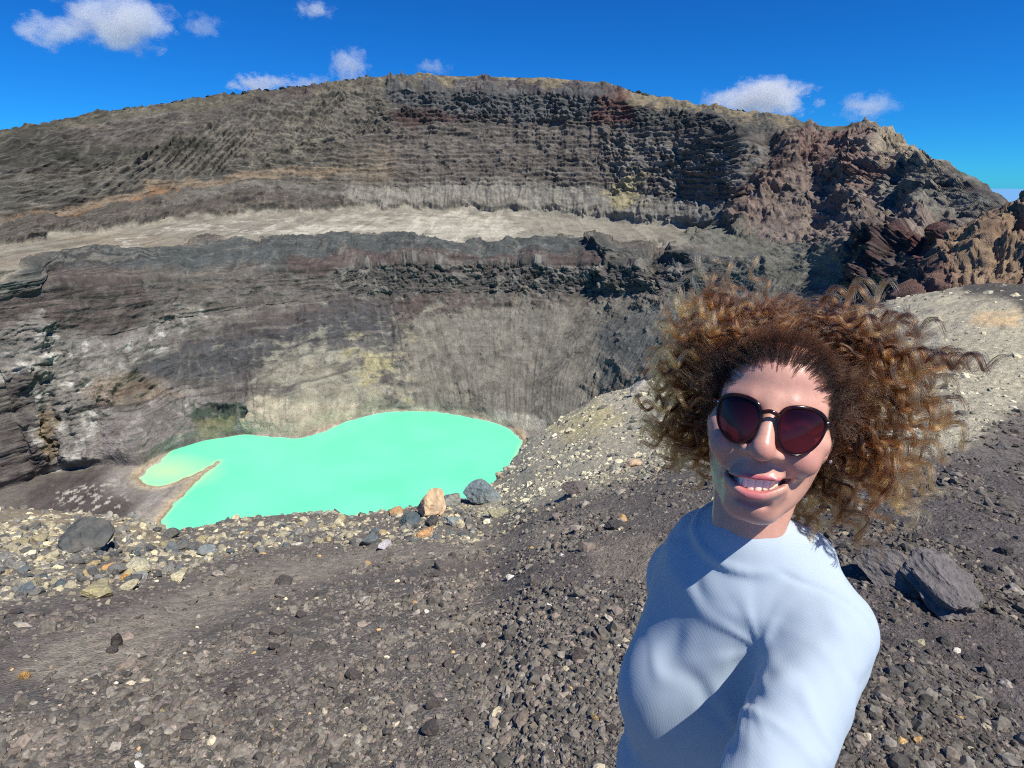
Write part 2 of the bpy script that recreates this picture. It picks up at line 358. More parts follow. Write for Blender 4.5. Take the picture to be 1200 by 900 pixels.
relief += rn*2.2*(sstep(0.0, 0.75, ledge)-sstep(0.75, 1.0, ledge))*(in_seg(6.0, 8.8)+0.7*in_seg(3, 4))*(0.3+0.7*hard)
sl = S*7 + 1.7*fbm(A*R/140, S*1.5, octv=4, gain=0.55); sl = sl-np.floor(sl)
relief += rn*1.5*(sstep(0.0, 0.86, sl)-sstep(0.86, 1.0, sl))*(in_seg(1.6, 4.0)*(1-scree_in) + 0.45*in_seg(6.2, 8.8))*(0.15+0.75*sstep(-0.1, 0.4, fbm(A*R/70+5, S*3, octv=3)))*(1-0.8*cliff_low)
ribs = fbm(AE*R/46 + 0.5*perlin(X/120, Y/120, Z/120), S*0.45, octv=4, gain=0.5, ridge=True)
ribs2 = fbm(A*R/60 + 0.5*perlin(X/150, Y/150, Z/150)+40, S*0.30, octv=4, gain=0.5, ridge=True)
relief += rn*(11*ribs*in_seg(1.0, 4.0, 0.25)*(1-0.6*scree_in) + 8*ribs2*in_seg(5.0, 8.6, 0.3))*(1-terr)
fade = sstep(1.0, 1.08, S)*(1 - sstep(8.85, 9.0, S)) + 0.10*sstep(8.9, 9.0, S)
relief *= fade
X = X + NN[..., 0]*relief; Y = Y + NN[..., 1]*relief; Z = Z + NN[..., 2]*relief

# ---- colours of the rock itself
ALB = 0.86
def c_(r, g, b): return (lin(r, g, b)*ALB).astype(np.float32)
CO = np.empty(X.shape+(3,), np.float32); CO[:] = c_(96, 90, 82)
def paint(mask, rgb, k=1.0):
    m = (mask*k)[..., None]; CO[:] = CO*(1-m) + c_(*rgb)*m
# by height band first
paint(in_seg(8, 9), (98, 92, 78)); paint(in_seg(6, 8), (90, 84, 78)); paint(in_seg(5, 6), (104, 100, 92)); paint(in_seg(3.2, 4.0), (84, 86, 82)); paint(in_seg(1, 3), (100, 94, 89))
paint(sstep(0.2, 0.9, fbm(X/45, Y/45, Z/6, octv=3)*1.5)*in_seg(1.3, 9), (66, 60, 56), 0.75)
paint(sstep(0.2, 0.9, fbm(X/60+31, Y/60, Z/7+5, octv=3)*1.5)*in_seg(1.3, 9), (122, 112, 96), 0.6)
# upper left wall
paint(area([(-60,215),(0,205),(250,190),(400,170),(470,190),(460,225),(330,212),(200,232),(0,268),(-60,280)], 8), (92, 88, 78), 0.7)
paint(area([(-60,240),(0,228),(150,205),(300,195),(300,205),(150,222),(0,250),(-60,262)], 5), (78, 77, 70), 0.6)
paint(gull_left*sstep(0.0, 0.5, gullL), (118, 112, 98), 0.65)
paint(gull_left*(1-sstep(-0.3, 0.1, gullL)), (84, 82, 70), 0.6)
paint(shrub, (58, 58, 50), 0.7)
paint(area([(-60,215),(0,192),(120,182),(240,172),(250,182),(140,198),(30,206),(-60,222)], 5)*sstep(-0.2, 0.3, fbm(X/14, Y/14, Z/14)), (46, 48, 40), 0.7)
paint(area([(310,112),(360,106),(395,112),(350,125),(300,130)], 6), (80, 70, 70), 0.7)
for xx, yt, yb in ((215,190,228),(253,185,215),(298,168,205),(316,165,200),(347,162,190),(372,165,205),(303,200,218)):
    paint(band([(xx, yt), (xx-2, yb)], 1.2, 1.4), (150, 142, 124), 0.5)
paint(band([(-60,282),(0,265),(80,248),(150,234),(230,220),(330,208),(440,204)], 5, 4), (146, 126, 102), 0.65)
paint(band([(0,268),(120,247),(220,228)], 2.0, 2.0), (150, 112, 76), 0.7)
paint(rough_low, (86, 78, 70), 0.7)
paint(area([(410,170),(470,170),(465,215),(430,230),(400,210)], 10), (118, 108, 92), 0.6)
paint(area([(440,180),(462,182),(460,205),(442,208)], 4), (140, 122, 100), 0.5)
# middle and upper wall
paint(area([(440,90),(560,89),(700,96),(745,108),(800,122),(900,136),(940,152),(880,146),(790,134),(735,124),(700,112),(640,104),(520,102),(450,100)], 4), (138, 124, 98), 0.85)
paint(cliff_top, (88, 88, 88), 0.9)
paint(area([(500,102),(620,104),(700,112),(660,112),(560,108)], 3), (82, 72, 76), 0.8)
paint(cliff_top2, (76, 76, 73), 0.8)
paint(area([(700,120),(730,118),(745,140),(720,150),(690,148)], 5), (98, 64, 58), 0.8)
paint(band([(470,145),(560,145),(640,148),(720,150),(820,160)], 2.5, 2.5), (100, 82, 78), 0.4)
paint(area([(475,128),(530,135),(545,150),(480,155),(450,140)], 6), (78, 56, 52), 0.7)
paint(cliff_mid, (108, 100, 92), 0.7); paint(cliff_mid*sstep(0.1, 0.6, fbm(X/12, Y/12, Z/8)), (76, 70, 66), 0.7); paint(cliff_mid*sstep(0.2, 0.7, fbm(X/10+9, Y/10, Z/6)), (140, 130, 118), 0.6)
paint(cliff_right*sstep(0.1, 0.5, fbm(X/30, Y/30, Z/9)), (84, 78, 74), 0.6); paint(cliff_right*sstep(0.6, 0.8, blocky_v), (136, 130, 122), 0.6)
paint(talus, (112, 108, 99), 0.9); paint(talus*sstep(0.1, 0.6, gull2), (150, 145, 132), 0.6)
paint(area([(716,222),(735,208),(758,215),(756,240),(730,248),(714,240)], 4), (166, 154, 116), 0.85)
paint(terr, (142, 136, 122), 0.95)
paint(area([(-40,335),(40,304),(140,292),(250,284),(160,268),(60,288),(-40,310)], 8), (138, 127, 108), 0.7)
paint(area([(300,268),(420,258),(560,252),(620,262),(600,275),(460,277),(330,276)], 6), (182, 175, 158), 0.85)
paint(band([(140,285),(200,270),(270,266),(350,268),(420,262)], 1.5, 1.5), (190, 183, 168), 0.6)
# right-hand wall
paint(area([(800,262),(900,250),(990,262),(1000,345),(900,345),(840,305)], 8), (108, 107, 94), 0.9)
paint(butt, (112, 97, 90), 0.85)
paint(area([(935,168),(985,165),(1000,195),(960,200),(930,190)], 8), (108, 70, 64), 0.8)
paint(area([(1000,180),(1030,170),(1040,210),(1010,240),(990,215)], 8), (138, 100, 88), 0.8)
paint(area([(900,180),(935,175),(920,215),(880,260),(865,255)], 8), (112, 88, 80), 0.8)
paint(area([(1020,153),(1060,170),(1112,204),(1100,212),(1050,205),(1028,180)], 5, 0.2), (160, 146, 122), 0.95)
paint(area([(1040,215),(1110,206),(1165,243),(1150,262),(1090,262),(1040,255)], 7, 0.3), (114, 117, 107), 0.9)
paint(area([(1075,222),(1120,214),(1125,235),(1085,245)], 6), (74, 82, 76), 0.8)
paint(dark_r, (72, 54, 52), 0.9); paint(dark_r*sstep(0.1, 0.6, fbm(X/6, Y/6, Z/6)), (112, 92, 88), 0.5)
paint(area([(1075,285),(1110,275),(1130,300),(1110,340),(1085,330)], 6), (104, 62, 56), 0.7)
paint(sstep(0.25, 0.7, gull2)*butt*(1-dark_r), (150, 134, 118), 0.5)
# inner wall
paint(area([(100,300),(300,288),(420,281),(690,283),(700,300),(560,306),(420,305),(250,318),(120,330)], 4), (80, 84, 82), 0.9)
paint(area([(330,312),(420,302),(560,304),(700,302),(720,316),(600,316),(430,318),(350,328)], 4), (88, 74, 72), 0.8)
paint(area([(-40,380),(0,350),(60,325),(140,325),(170,350),(150,380),(60,385),(0,400)], 7), (86, 74, 71), 0.75)
for k in range(4): paint(band([(0,342+5*k),(50,312+5*k),(110,303+5*k),(200,303+5*k)], 1.6, 1.5), (52, 54, 52) if k % 2 else (110, 108, 100), 0.7)
paint(cliff_low, (80, 78, 75), 0.85); paint(cliff_low*sstep(0.55, 0.8, blocky_v), (128, 124, 116), 0.8)
paint(area([(240,380),(420,352),(560,350),(700,350),(690,372),(560,372),(470,380),(420,400),(330,440),(150,450),(130,430)], 14, 0.9), (82, 74, 72), 0.85)
paint(area([(470,352),(560,350),(690,350),(690,368),(560,366),(520,375),(470,385)], 5), (94, 79, 76), 0.6)
paint(area([(560,370),(660,368),(650,394),(565,394)], 5), (94, 98, 92), 0.8)
paint(area([(130,425),(250,400),(340,385),(420,360),(460,370),(450,410),(380,430),(250,445),(150,452)], 14, 0.9), (76, 78, 80), 0.75)
paint(band([(190,415),(260,385),(310,362),(350,360)], 5, 5), (128, 122, 112), 0.5)
paint(scree_in, (124, 119, 108), 0.85); paint(scree_in*sstep(0.1, 0.6, gull2), (140, 134, 120), 0.25); paint(scree_in*sstep(0.0, 0.5, fbm(X/20, Y/20, Z/20, octv=5, gain=0.65)), (86, 83, 77), 0.5)
paint(band([(690,365),(655,430),(630,480)], 9, 7)*sstep(-0.2, 0.3, fbm(X/4, Y/4, Z/4)), (86, 82, 76), 0.8)
paint(area([(700,400),(760,360),(800,370),(770,420),(720,450)], 8), (92, 96, 96), 0.6)
paint(area([(305,425),(370,415),(440,420),(470,435),(460,478),(400,492),(350,510),(310,490)], 22, 1.1), (154, 149, 131), 0.85)
paint(area([(415,425),(458,420),(462,445),(430,455)], 8, 1.2), (168, 158, 118), 0.7)
paint(cliff_left, (134, 129, 121), 0.85); paint(cliff_left*sstep(0.0, 0.5, fbm(X/10, Y/10, Z/10)), (70, 64, 60), 0.8); paint(cliff_left*sstep(0.0, 0.4, fbm(X/12+50, Y/12, Z/12)), (196, 191, 180), 0.9)
paint(shore_rock, (128, 121, 116), 0.85); paint(shore_rock*sstep(0.1, 0.6, fbm(X/8, Y/8, Z/8)), (172, 164, 152), 0.75)
paint(area([(0,440),(40,440),(45,560),(0,590),(-50,600)], 8), (78, 70, 68), 0.8)
paint(area([(48,480),(75,476),(72,520),(50,552),(42,540)], 5), (126, 106, 78), 0.7)
paint(area([(110,440),(180,452),(200,470),(150,482),(112,465)], 7), (132, 112, 90), 0.6)
paint(area([(215,478),(296,472),(305,492),(270,503),(225,505),(210,495)], 5), (40, 62, 50), 0.85)
paint(area([(220,498),(275,492),(270,510),(230,516)], 4), (122, 118, 86), 0.7)
paint(area([(300,470),(420,480),(400,494),(350,512),(290,508)], 5), (176, 166, 142), 0.7)
paint(band([(440,482),(510,480),(570,489),(620,503)], 5, 4), (178, 168, 146), 0.8)
paint(area([(570,484),(640,488),(650,510),(612,512),(600,500)], 5), (168, 162, 148), 0.8)
# floor
fl = 1-sstep(0.97, 1.02, S)
paint(fl, (104, 97, 90))
paint(fl*area([(40,560),(90,553),(150,552),(158,590),(160,615),(60,620),(20,610)], 6), (84, 76, 73), 0.85)
paint(fl*sstep(0.72, 0.8, cells(X/2.6, Y/4.0, 9)[2])*area([(60,575),(150,560),(158,590),(160,615),(80,620),(60,610)], 6), (186, 176, 164), 0.9)
paint(fl*(1-sstep(3, 16, SD)), (190, 178, 160), 0.85); paint(fl*(1-sstep(14, 34, SD))*sstep(8, 14, SD), (150, 142, 134), 0.8)
paint(fl*(1-sstep(2, 7, SD))*sstep(0.3, 3, SD), (186, 160, 116), 0.7)
paint(fl*(1-sstep(0.5, 2.5, SD))*sstep(0, 1, SD), (130, 96, 60), 0.7)
paint(sstep(0.15, 0.6, fbm(X/16+70, Y/16, Z/7, octv=5, gain=0.65))*in_seg(1.1, 8.8)*(1-terr), (150, 145, 134), 0.45)
paint(sstep(0.15, 0.6, fbm(X/18+90, Y/18, Z/8, octv=5, gain=0.65))*in_seg(1.1, 8.8)*(1-terr), (62, 58, 56), 0.5)
# thin beds that follow the benches, and chutes that cross them
bed = fbm(A*R/160 + 0.4*BRK, S*26 + 0.8*perlin(X/60, Y/60, Z/60), octv=4, gain=0.7)
wallm = in_seg(1.3, 8.9)*(1-terr)*(1-0.6*talus)*(1-0.5*scree_in)
paint(sstep(0.08, 0.35, bed)*wallm, (128, 122, 112), 0.55); paint(sstep(0.08, 0.35, -bed)*wallm, (56, 53, 51), 0.6)
chute = fbm(AE*R/5.0 + 0.8*perlin(X/18, Y/18, Z/18), S*1.6, octv=3, gain=0.6)
paint(sstep(0.1, 0.5, chute)*in_seg(1.0, 8.8)*(1-terr), (136, 130, 116), 0.32); paint(sstep(0.1, 0.5, -chute)*in_seg(1.0, 8.8)*(1-terr), (66, 63, 60), 0.3)
speck = 1.05 + 0.24*fbm(X/3.5, Y/3.5, Z/2.6, octv=3, gain=0.7) + 0.42*fbm(X/25, Y/25, Z/12, octv=3) + 0.38*facets(FX/6.5, FZ/4.6, 4, 0.0)
CO *= np.clip(speck, 0.4, 1.7)[..., None]
CO = np.clip(CO*np.array([0.99, 1.0, 0.985], np.float32), 0.01, 0.8)

m_wall = rock_material("crater_rock", 0.22, 0.8, vary=0.32, fine=4.0)
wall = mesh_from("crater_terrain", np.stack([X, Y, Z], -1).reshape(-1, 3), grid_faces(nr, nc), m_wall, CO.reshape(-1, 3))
tag(wall, "grey and rust banded crater walls stepping down round the lake", None, None, "structure")

# ---- outer slopes running down to the plain, out to the horizon
ring = [(R[-1], Z[-1]-1.0), (R[-1]*1.6+100, Z[-1]*0+CZ-190), (R[-1]*0+4200, Z[-1]*0-520), (R[-1]*0+9000, Z[-1]*0-640)]
az2 = np.linspace(AZ[0], AZ[-1], 160); rr = []; zz = []
for i in range(3):
    for tt in np.arange(20)/20:
        rr.append(np.interp(az2, AZ, ring[i][0]*(1-tt)+ring[i+1][0]*tt)); zz.append(np.interp(az2, AZ, ring[i][1]*(1-tt)+ring[i+1][1]*tt))
rr = np.array(rr); zz = np.array(zz); xx = rr*np.sin(az2); yy = rr*np.cos(az2)
wgt = sstep(0, 6, np.arange(60))[:, None]
zz = zz + wgt*(30*fbm(xx/700, yy/700, octv=5, ridge=True))
cc = np.empty(xx.shape+(3,), np.float32); cc[:] = lin(62, 70, 44); k = sstep(-0.3, 0.4, fbm(xx/120, yy/120))[..., None]; cc = cc*(1-k)+lin(84, 80, 58)*k
m_flank = rock_material("forest_slope", 0.02, 8.0, vary=0.4)
fl_o = mesh_from("outer_slope", np.stack([xx, yy, zz], -1).reshape(-1, 3), grid_faces(60, 160), m_flank, cc.reshape(-1, 3)); tag(fl_o, kind="structure")
m_sea, nt, b = new_mat("hazy_sea_water"); b.inputs['Base Color'].default_value = (0.22, 0.42, 0.60, 1); b.inputs['Roughness'].default_value = 0.3  # lightened blue base colour stands in for haze over the distant water
a3 = np.linspace(-1.4, 1.4, 60); r3 = np.array([1500., 9000., 40000., 110000.])
R3, A3 = np.meshgrid(r3, a3, indexing='ij')
sea = mesh_from("sea", np.stack([R3*np.sin(A3), R3*np.cos(A3), np.full(R3.shape, -640.)], -1).reshape(-1, 3), grid_faces(4, 60), m_sea); tag(sea, kind="structure")

# ---- the lake
m_lake, nt, b = new_mat("lake_water"); Lk = nt.links.new
g = N(nt, "ShaderNodeNewGeometry"); n1 = N(nt, "ShaderNodeTexNoise", Scale=0.02, Detail=6.0); Lk(g.outputs['Position'], n1.inputs['Vector'])
rmp = N(nt, "ShaderNodeValToRGB"); Lk(n1.outputs['Fac'], rmp.inputs['Fac'])
rmp.color_ramp.elements[0].position = 0.35; rmp.color_ramp.elements[0].color = (*(lin(121, 245, 194)*0.74), 1)
rmp.color_ramp.elements[1].position = 0.65; rmp.color_ramp.elements[1].color = (*(lin(135, 252, 205)*0.74), 1)
vcl = N(nt, "ShaderNodeVertexColor", layer_name="Col")
mixl = N(nt, "ShaderNodeMix", data_type='RGBA'); Lk(rmp.outputs[0], mixl.inputs[6]); mixl.inputs[7].default_value = (*(lin(205, 235, 178)*0.8), 1)
Lk(vcl.outputs['Color'], mixl.inputs[0]); Lk(mixl.outputs[2], b.inputs['Base Color'])
b.inputs['Roughness'].default_value = 0.35; b.inputs['Specular IOR Level'].default_value = 0.25
n3 = N(nt, "ShaderNodeTexNoise", Scale=0.8, Detail=4.0); Lk(g.outputs['Position'], n3.inputs['Vector']); bpl = N(nt, "ShaderNodeBump", Strength=0.35, Distance=0.3); Lk(n3.outputs['Fac'], bpl.inputs['Height']); Lk(bpl.outputs[0], b.inputs['Normal'])
lx, ly = np.meshgrid(np.linspace(sx.min()-15, sx.max()+15, 220), np.linspace(280, sy.max()+15, 220))
lsd = poly_sd(lx, ly, sx, sy); lpx, lpy = project(lx, ly, np.full(lx.shape, LAKE))
lobe = (1-sstep(150, 262, lpx))*sstep(545, 530, lpy*0+540)*0
lobe = np.clip(1-np.hypot((lpx-195)/75, (lpy-552)/24), 0, 1)*0.9 + 0.5*(1-sstep(0, 4, -lsd))*(lsd < 0)
lake = mesh_from("lake", np.stack([lx, ly, np.full(lx.shape, LAKE)], -1).reshape(-1, 3), grid_faces(220, 220), m_lake, np.repeat(np.clip(lobe, 0, 1).reshape(-1, 1), 3, 1))
tag(lake, "turquoise green acid lake at the bottom of the crater", None, None, "structure")
# ================================================================== the near slope the person stands on
EDGE = [(-900,700,12),(-400,650,12),(-150,612,13),(0,600,14),(60,599,14),(110,606,13),(160,614,12),(205,626,11),(240,620,11),(290,610,11.5),(330,606,12),(380,604,12),(420,607,11),(470,598,11),(500,592,11),(560,586,12.5),(585,562,18),(610,530,28),(625,512,36),(660,490,46),(700,467,55),(750,451,62),(800,432,68),(900,395,75),(1000,365,72),(1060,351,60),(1100,343,55),(1150,337,50),(1200,336,45),(1400,345,36),(1900,400,30)]
_ea, _et = az_tan(np.array([p[0] for p in EDGE], float), np.array([p[1] for p in EDGE], float)); _er = np.array([p[2] for p in EDGE], float)
_slope = (CZ + _er*_et)/(np.sqrt(_er**2+0.64)-0.8)
_ea = np.concatenate([[-math.pi, -2.2], _ea, [2.2, math.pi]]); _er = np.concatenate([[25, 20], _er, [25, 25]]); _slope = np.concatenate([[0.06, -0.02], _slope, [0.02, 0.06]])
_aa = np.linspace(-math.pi, math.pi, 4001)
def _sm(v, n): return np.convolve(np.pad(v, n, mode='wrap'), np.ones(2*n+1)/(2*n+1), 'valid')
_RE = _sm(np.interp(_aa, _ea, _er), 5); _SL = _sm(np.interp(_aa, _ea, _slope), 5)
def ground_z(x, y):
    """height of the near slope"""
    az = np.arctan2(x, y); r = np.hypot(x, y); re = np.interp(az, _aa, _RE); s = np.interp(az, _aa, _SL)
    z = s*(np.sqrt(r*r+0.64)-0.8)
    over = np.maximum(r-re, 0); w = 0.5+0.06*re
    z = z - (1.15+s*0.6)*(np.sqrt(over*over+w*w)-w)
    far = sstep(5, 40, r)
    z = z + 0.05*fbm(x/1.6, y/1.6, octv=3)*sstep(0.5, 3, r) + (0.10+0.45*far)*sstep(2.5, 8, r)*fbm(x/(5.0), y/(5.0), octv=4)
    return z
def on_ground(px, py):
    """point of the near slope seen at a picture point"""
    a, t = az_tan(px, py); r = np.geomspace(0.6, 110, 3000); x = r*math.sin(a); y = r*math.cos(a)
    d = ground_z(x, y) - (CZ + r*t); i = np.argmax(d > 0)
    if not (d > 0).any(): i = len(r)-1
    return np.array([x[i], y[i], ground_z(x[i:i+1], y[i:i+1])[0]])
azg = np.concatenate([np.linspace(-math.pi, H(-58), 60)[:-1], np.linspace(H(-58), H(58), 900), np.linspace(H(58), math.pi, 60)[1:]])
rg = np.concatenate([np.linspace(0.05, 1.2, 12)[:-1], np.geomspace(1.2, 90, 430), np.linspace(92, 330, 30)])
RG, AG = np.meshgrid(rg, azg, indexing='ij')
# squeeze the rows so that the visible part of every column is well covered
reg = np.interp(AG, _aa, _RE)
GX = RG*np.sin(AG); GY = RG*np.cos(AG); GZ = ground_z(GX, GY)
near = sstep(0.8, 2.0, RG)
micro = 0.016*fbm(GX/0.16, GY/0.16, octv=3, ridge=True)*np.clip(RG/5, 0.5, 3) + 0.05*sstep(6, 20, RG)*fbm(GX/0.7, GY/0.7, octv=4, ridge=True)*np.clip(RG/14, 0, 3)
GZ = GZ + micro*near
GPX, GPY = project(GX, GY, GZ)
gwx = GPX + 12*fbm(GX/1.4, GY/1.4, octv=4)*1.0; gwy = GPY + 9*fbm(GX/1.4+7, GY/1.4, octv=4)
def garea(pts, soft, qx=None, qy=None):
    p = np.array(pts, float); qx = gwx if qx is None else qx; qy = gwy if qy is None else qy
    return 1-sstep(-soft, soft, poly_sd(qx, qy, p[:, 0], p[:, 1]))
RUB = [(-80,700),(0,705),(100,700),(200,680),(260,655),(340,640),(430,636),(560,640),(640,600),(700,580),(760,560),(800,545),(800,430),(620,505),(560,560),(480,570),(330,590),(240,600),(160,600),(60,585),(-80,590)]
PALE = [(590,560),(620,505),(700,460),(800,425),(900,380),(1000,350),(1100,335),(1210,330),(1210,470),(1130,520),(1050,545),(900,560),(800,535),(740,552),(680,576),(600,600),(560,600)]
DUST1 = [(10,790),(60,752),(140,722),(200,698),(300,664),(430,645),(560,640),(640,612),(700,600),(640,640),(520,655),(400,668),(300,700),(240,728),(170,772),(80,800)]
DUST2 = [(690,640),(760,625),(790,640),(770,680),(705,680)]
GC = np.empty(GX.shape+(3,), np.float32); GA = 1.10
def gl(r, g, b): return (lin(r, g, b)*GA).astype(np.float32)
GC[:] = gl(104, 98, 90)
def gpaint(m, c, k=1.0):
    m = (m*k)[..., None]; GC[:] = GC*(1-m)+gl(*c)*m
gpaint(sstep(-0.2, 0.6, fbm(GX/1.3, GY/1.3, octv=4)), (104, 92, 86), 0.7)
gpaint(garea([(940,560),(1210,540),(1210,910),(900,910)], 30), (82, 76, 74), 0.8)
gpaint(garea(RUB, 12), (118, 110, 98), 0.9)
pale = garea(PALE, 14)
gpaint(pale, (170, 162, 138), 0.95)
gpaint(pale*sstep(0.1, 0.6, fbm(GX/2.5, GY/2.5, octv=4)), (170, 160, 128), 0.55)
gpaint(pale*sstep(0.2, 0.7, fbm(GX/3.5+20, GY/3.5, octv=4)), (128, 124, 112), 0.7)
gpaint(garea([(1120,325),(1210,325),(1210,375),(1180,352),(1130,348)], 8), (70, 66, 62), 0.9)
gpaint(garea([(1140,368),(1195,368),(1195,382),(1140,380)], 5), (206, 172, 120), 0.6)
gpaint(garea(DUST1, 14), (144, 134, 117), 0.9); gpaint(garea(DUST2, 10), (136, 124, 108), 0.7)
gpaint(garea([(0,598),(60,596),(170,612),(190,640),(120,650),(0,640)], 10), (168, 150, 116), 0.6)
gpaint(garea([(640,500),(700,470),(730,490),(670,520)], 8), (196, 180, 120), 0.5)
GC *= np.clip(1+0.5*fbm(GX/0.12, GY/0.12, octv=3), 0.4, 1.8)[..., None]
m_ground = rock_material("volcanic_gravel", 9.0, 0.03, vary=0.5, fine=5.0)
fq = grid_faces(GX.shape[0], GX.shape[1])
gnd = mesh_from("ground", np.stack([GX, GY, GZ], -1).reshape(-1, 3), fq, m_ground, GC.reshape(-1, 3))
tag(gnd, "dark volcanic gravel slope along the crater rim", None, None, "structure")

# ---- gravel: one scatter of small broken stones
def inside(x, y, pts):
    px, py = project(x, y, ground_z(x, y)); p = np.array(pts, float)
    return poly_sd(px, py, p[:, 0], p[:, 1])
n = 880000
u = RNG.random(n); rr = 1.3*(62/1.3)**(u**0.92); aa = RNG.uniform(H(-66), H(66), n)
gx = rr*np.sin(aa); gy = rr*np.cos(aa)
ok = rr < np.interp(aa, _aa, _RE)*1.06
gx, gy, rr, aa = gx[ok], gy[ok], rr[ok], aa[ok]; gz = ground_z(gx, gy)
px, py = project(gx, gy, gz); ok = (px > -300) & (px < 1500) & (py < 1200) & ((px > -70) & (px < 1270) & (py < 960) | (RNG.random(len(px)) < 0.7))
gx, gy, gz, rr, px, py = [v[ok] for v in (gx, gy, gz, rr, px, py)]
P_ = lambda pts: np.array(pts, float)
d_dust = np.minimum(poly_sd(px, py, *P_(DUST1).T), poly_sd(px, py, *P_(DUST2).T)); d_rub = poly_sd(px + 14*perlin(gx, gy), py + 8*perlin(gx+5, gy), *P_(RUB).T); d_pale = poly_sd(px + 14*perlin(gx, gy), py + 8*perlin(gx+5, gy), *P_(PALE).T)
fineness = sstep(-0.3, 0.5, fbm(gx/0.9, gy/0.9, octv=3))
keep = RNG.random(len(gx)) < np.where(d_dust < 0, 0.12, 1.0-0.5*sstep(90, 0, d_dust))*np.where((d_pale < 0), 0.6, 1.0)*(0.22+0.78*fineness)
size = np.exp(RNG.normal(0, 0.55, len(gx)))*(0.0049 + 0.0010*rr)
size *= np.where((d_rub < 0) & (d_pale > 0), 1.0+0.9*RNG.random(len(gx))**2, 1.0)*np.where(px > 930, 0.8, 1.0)*(0.75+0.5*fineness)
size = np.minimum(size, 0.03+0.006*rr)
gx, gy, gz, rr, px, py, size, d_rub, d_pale, d_dust = [v[keep] for v in (gx, gy, gz, rr, px, py, size, d_rub, d_pale, d_dust)]
ng = len(gx)
base = np.empty((ng, 3)); base[:] = lin(101, 96, 89)
alt = RNG.random(ng)
pick = lambda lo, hi, c: base.__setitem__((alt >= lo) & (alt < hi), lin(*c))
pick(0.30, 0.48, (78, 75, 71)); pick(0.48, 0.60, (116, 106, 97)); pick(0.60, 0.70, (100, 91, 85)); pick(0.70, 0.80, (122, 116, 108)); pick(0.984, 0.994, (168, 158, 136)); pick(0.994, 0.996, (182, 150, 104)); pick(0.997, 1.0, (196, 190, 178))
mix = sstep(10, -10, d_rub)[:, None]*(0.4+0.6*RNG.random((ng, 1))); rubc = np.stack([lin(156, 148, 126), lin(116, 117, 112), lin(184, 175, 144), lin(92, 91, 89)])[RNG.integers(0, 4, ng)]
base = base*(1-mix)+rubc*mix
pale_c = np.stack([lin(182, 175, 150), lin(154, 150, 132), lin(198, 189, 160), lin(122, 119, 110)])[RNG.integers(0, 4, ng)]
mix = sstep(8, -8, d_pale)[:, None]*0.85; base = base*(1-mix)+pale_c*mix
dk = (px > 930) & (d_pale > 0); base[dk] *= 0.80
base *= np.exp(RNG.normal(0, 0.22, (ng, 1)))*1.26*np.array([1.0, 0.985, 0.93])
GPOS = np.stack([gx, gy, gz+size*0.25], 1)

def gravel_material():
    m, nt, b = new_mat("gravel_stone"); L = nt.links.new
    at = N(nt, "ShaderNodeAttribute", attribute_type='INSTANCER', attribute_name="stone_col")
    tc = N(nt, "ShaderNodeTexCoord"); n1 = N(nt, "ShaderNodeTexNoise", Scale=2.2, Detail=5.0); L(tc.outputs['Object'], n1.inputs['Vector'])
    mr = N(nt, "ShaderNodeMapRange"); L(n1.outputs['Fac'], mr.inputs['Value']); mr.inputs['From Min'].default_value = 0.3; mr.inputs['From Max'].default_value = 0.7; mr.inputs['To Min'].default_value = 0.65; mr.inputs['To Max'].default_value = 1.3
    sc = N(nt, "ShaderNodeVectorMath", operation='SCALE'); L(at.outputs['Color'], sc.inputs[0]); L(mr.outputs[0], sc.inputs['Scale']); L(sc.outputs[0], b.inputs['Base Color'])
    b.inputs['Roughness'].default_value = 0.92; b.inputs['Specular IOR Level'].default_value = 0.3
    return m
m_gravel = gravel_material()
me = bpy.data.meshes.new("gravel"); me.vertices.add(ng); me.vertices.foreach_set("co", GPOS.astype(np.float32).ravel())
a = me.attributes.new("stone_col", 'FLOAT_COLOR', 'POINT'); a.data.foreach_set("color", np.concatenate([base, np.ones((ng, 1))], 1).astype(np.float32).ravel())
sq = np.stack([size*RNG.uniform(0.8, 1.3, ng), size*RNG.uniform(0.7, 1.1, ng), size*RNG.uniform(0.5, 0.85, ng)], 1)
a = me.attributes.new("stone_scale", 'FLOAT_VECTOR', 'POINT'); a.data.foreach_set("vector", sq.astype(np.float32).ravel())
rot = np.stack([RNG.normal(0, 0.5, ng), RNG.normal(0, 0.5, ng), RNG.uniform(0, 6.28, ng)], 1)
a = me.attributes.new("stone_rot", 'FLOAT_VECTOR', 'POINT'); a.data.foreach_set("vector", rot.astype(np.float32).ravel())
a = me.attributes.new("stone_kind", 'INT', 'POINT'); a.data.foreach_set("value", RNG.integers(0, 8, ng).astype(np.int32))
me.materials.append(m_gravel)
gravel = bpy.data.objects.new("gravel", me); COL.objects.link(gravel); tag(gravel, "loose dark volcanic gravel covering the rim slope", kind="stuff")
ngp = bpy.data.node_groups.new("gravel_scatter", 'GeometryNodeTree')
ngp.interface.new_socket("Geometry", in_out='INPUT', socket_type='NodeSocketGeometry'); ngp.interface.new_socket("Geometry", in_out='OUTPUT', socket_type='NodeSocketGeometry')
gn = ngp.nodes; GL = ngp.links.new
gi = gn.new("NodeGroupInput"); go = gn.new("NodeGroupOutput")
m2p = gn.new("GeometryNodeMeshToPoints"); GL(gi.outputs[0], m2p.inputs['Mesh'])
join = gn.new("GeometryNodeJoinGeometry")
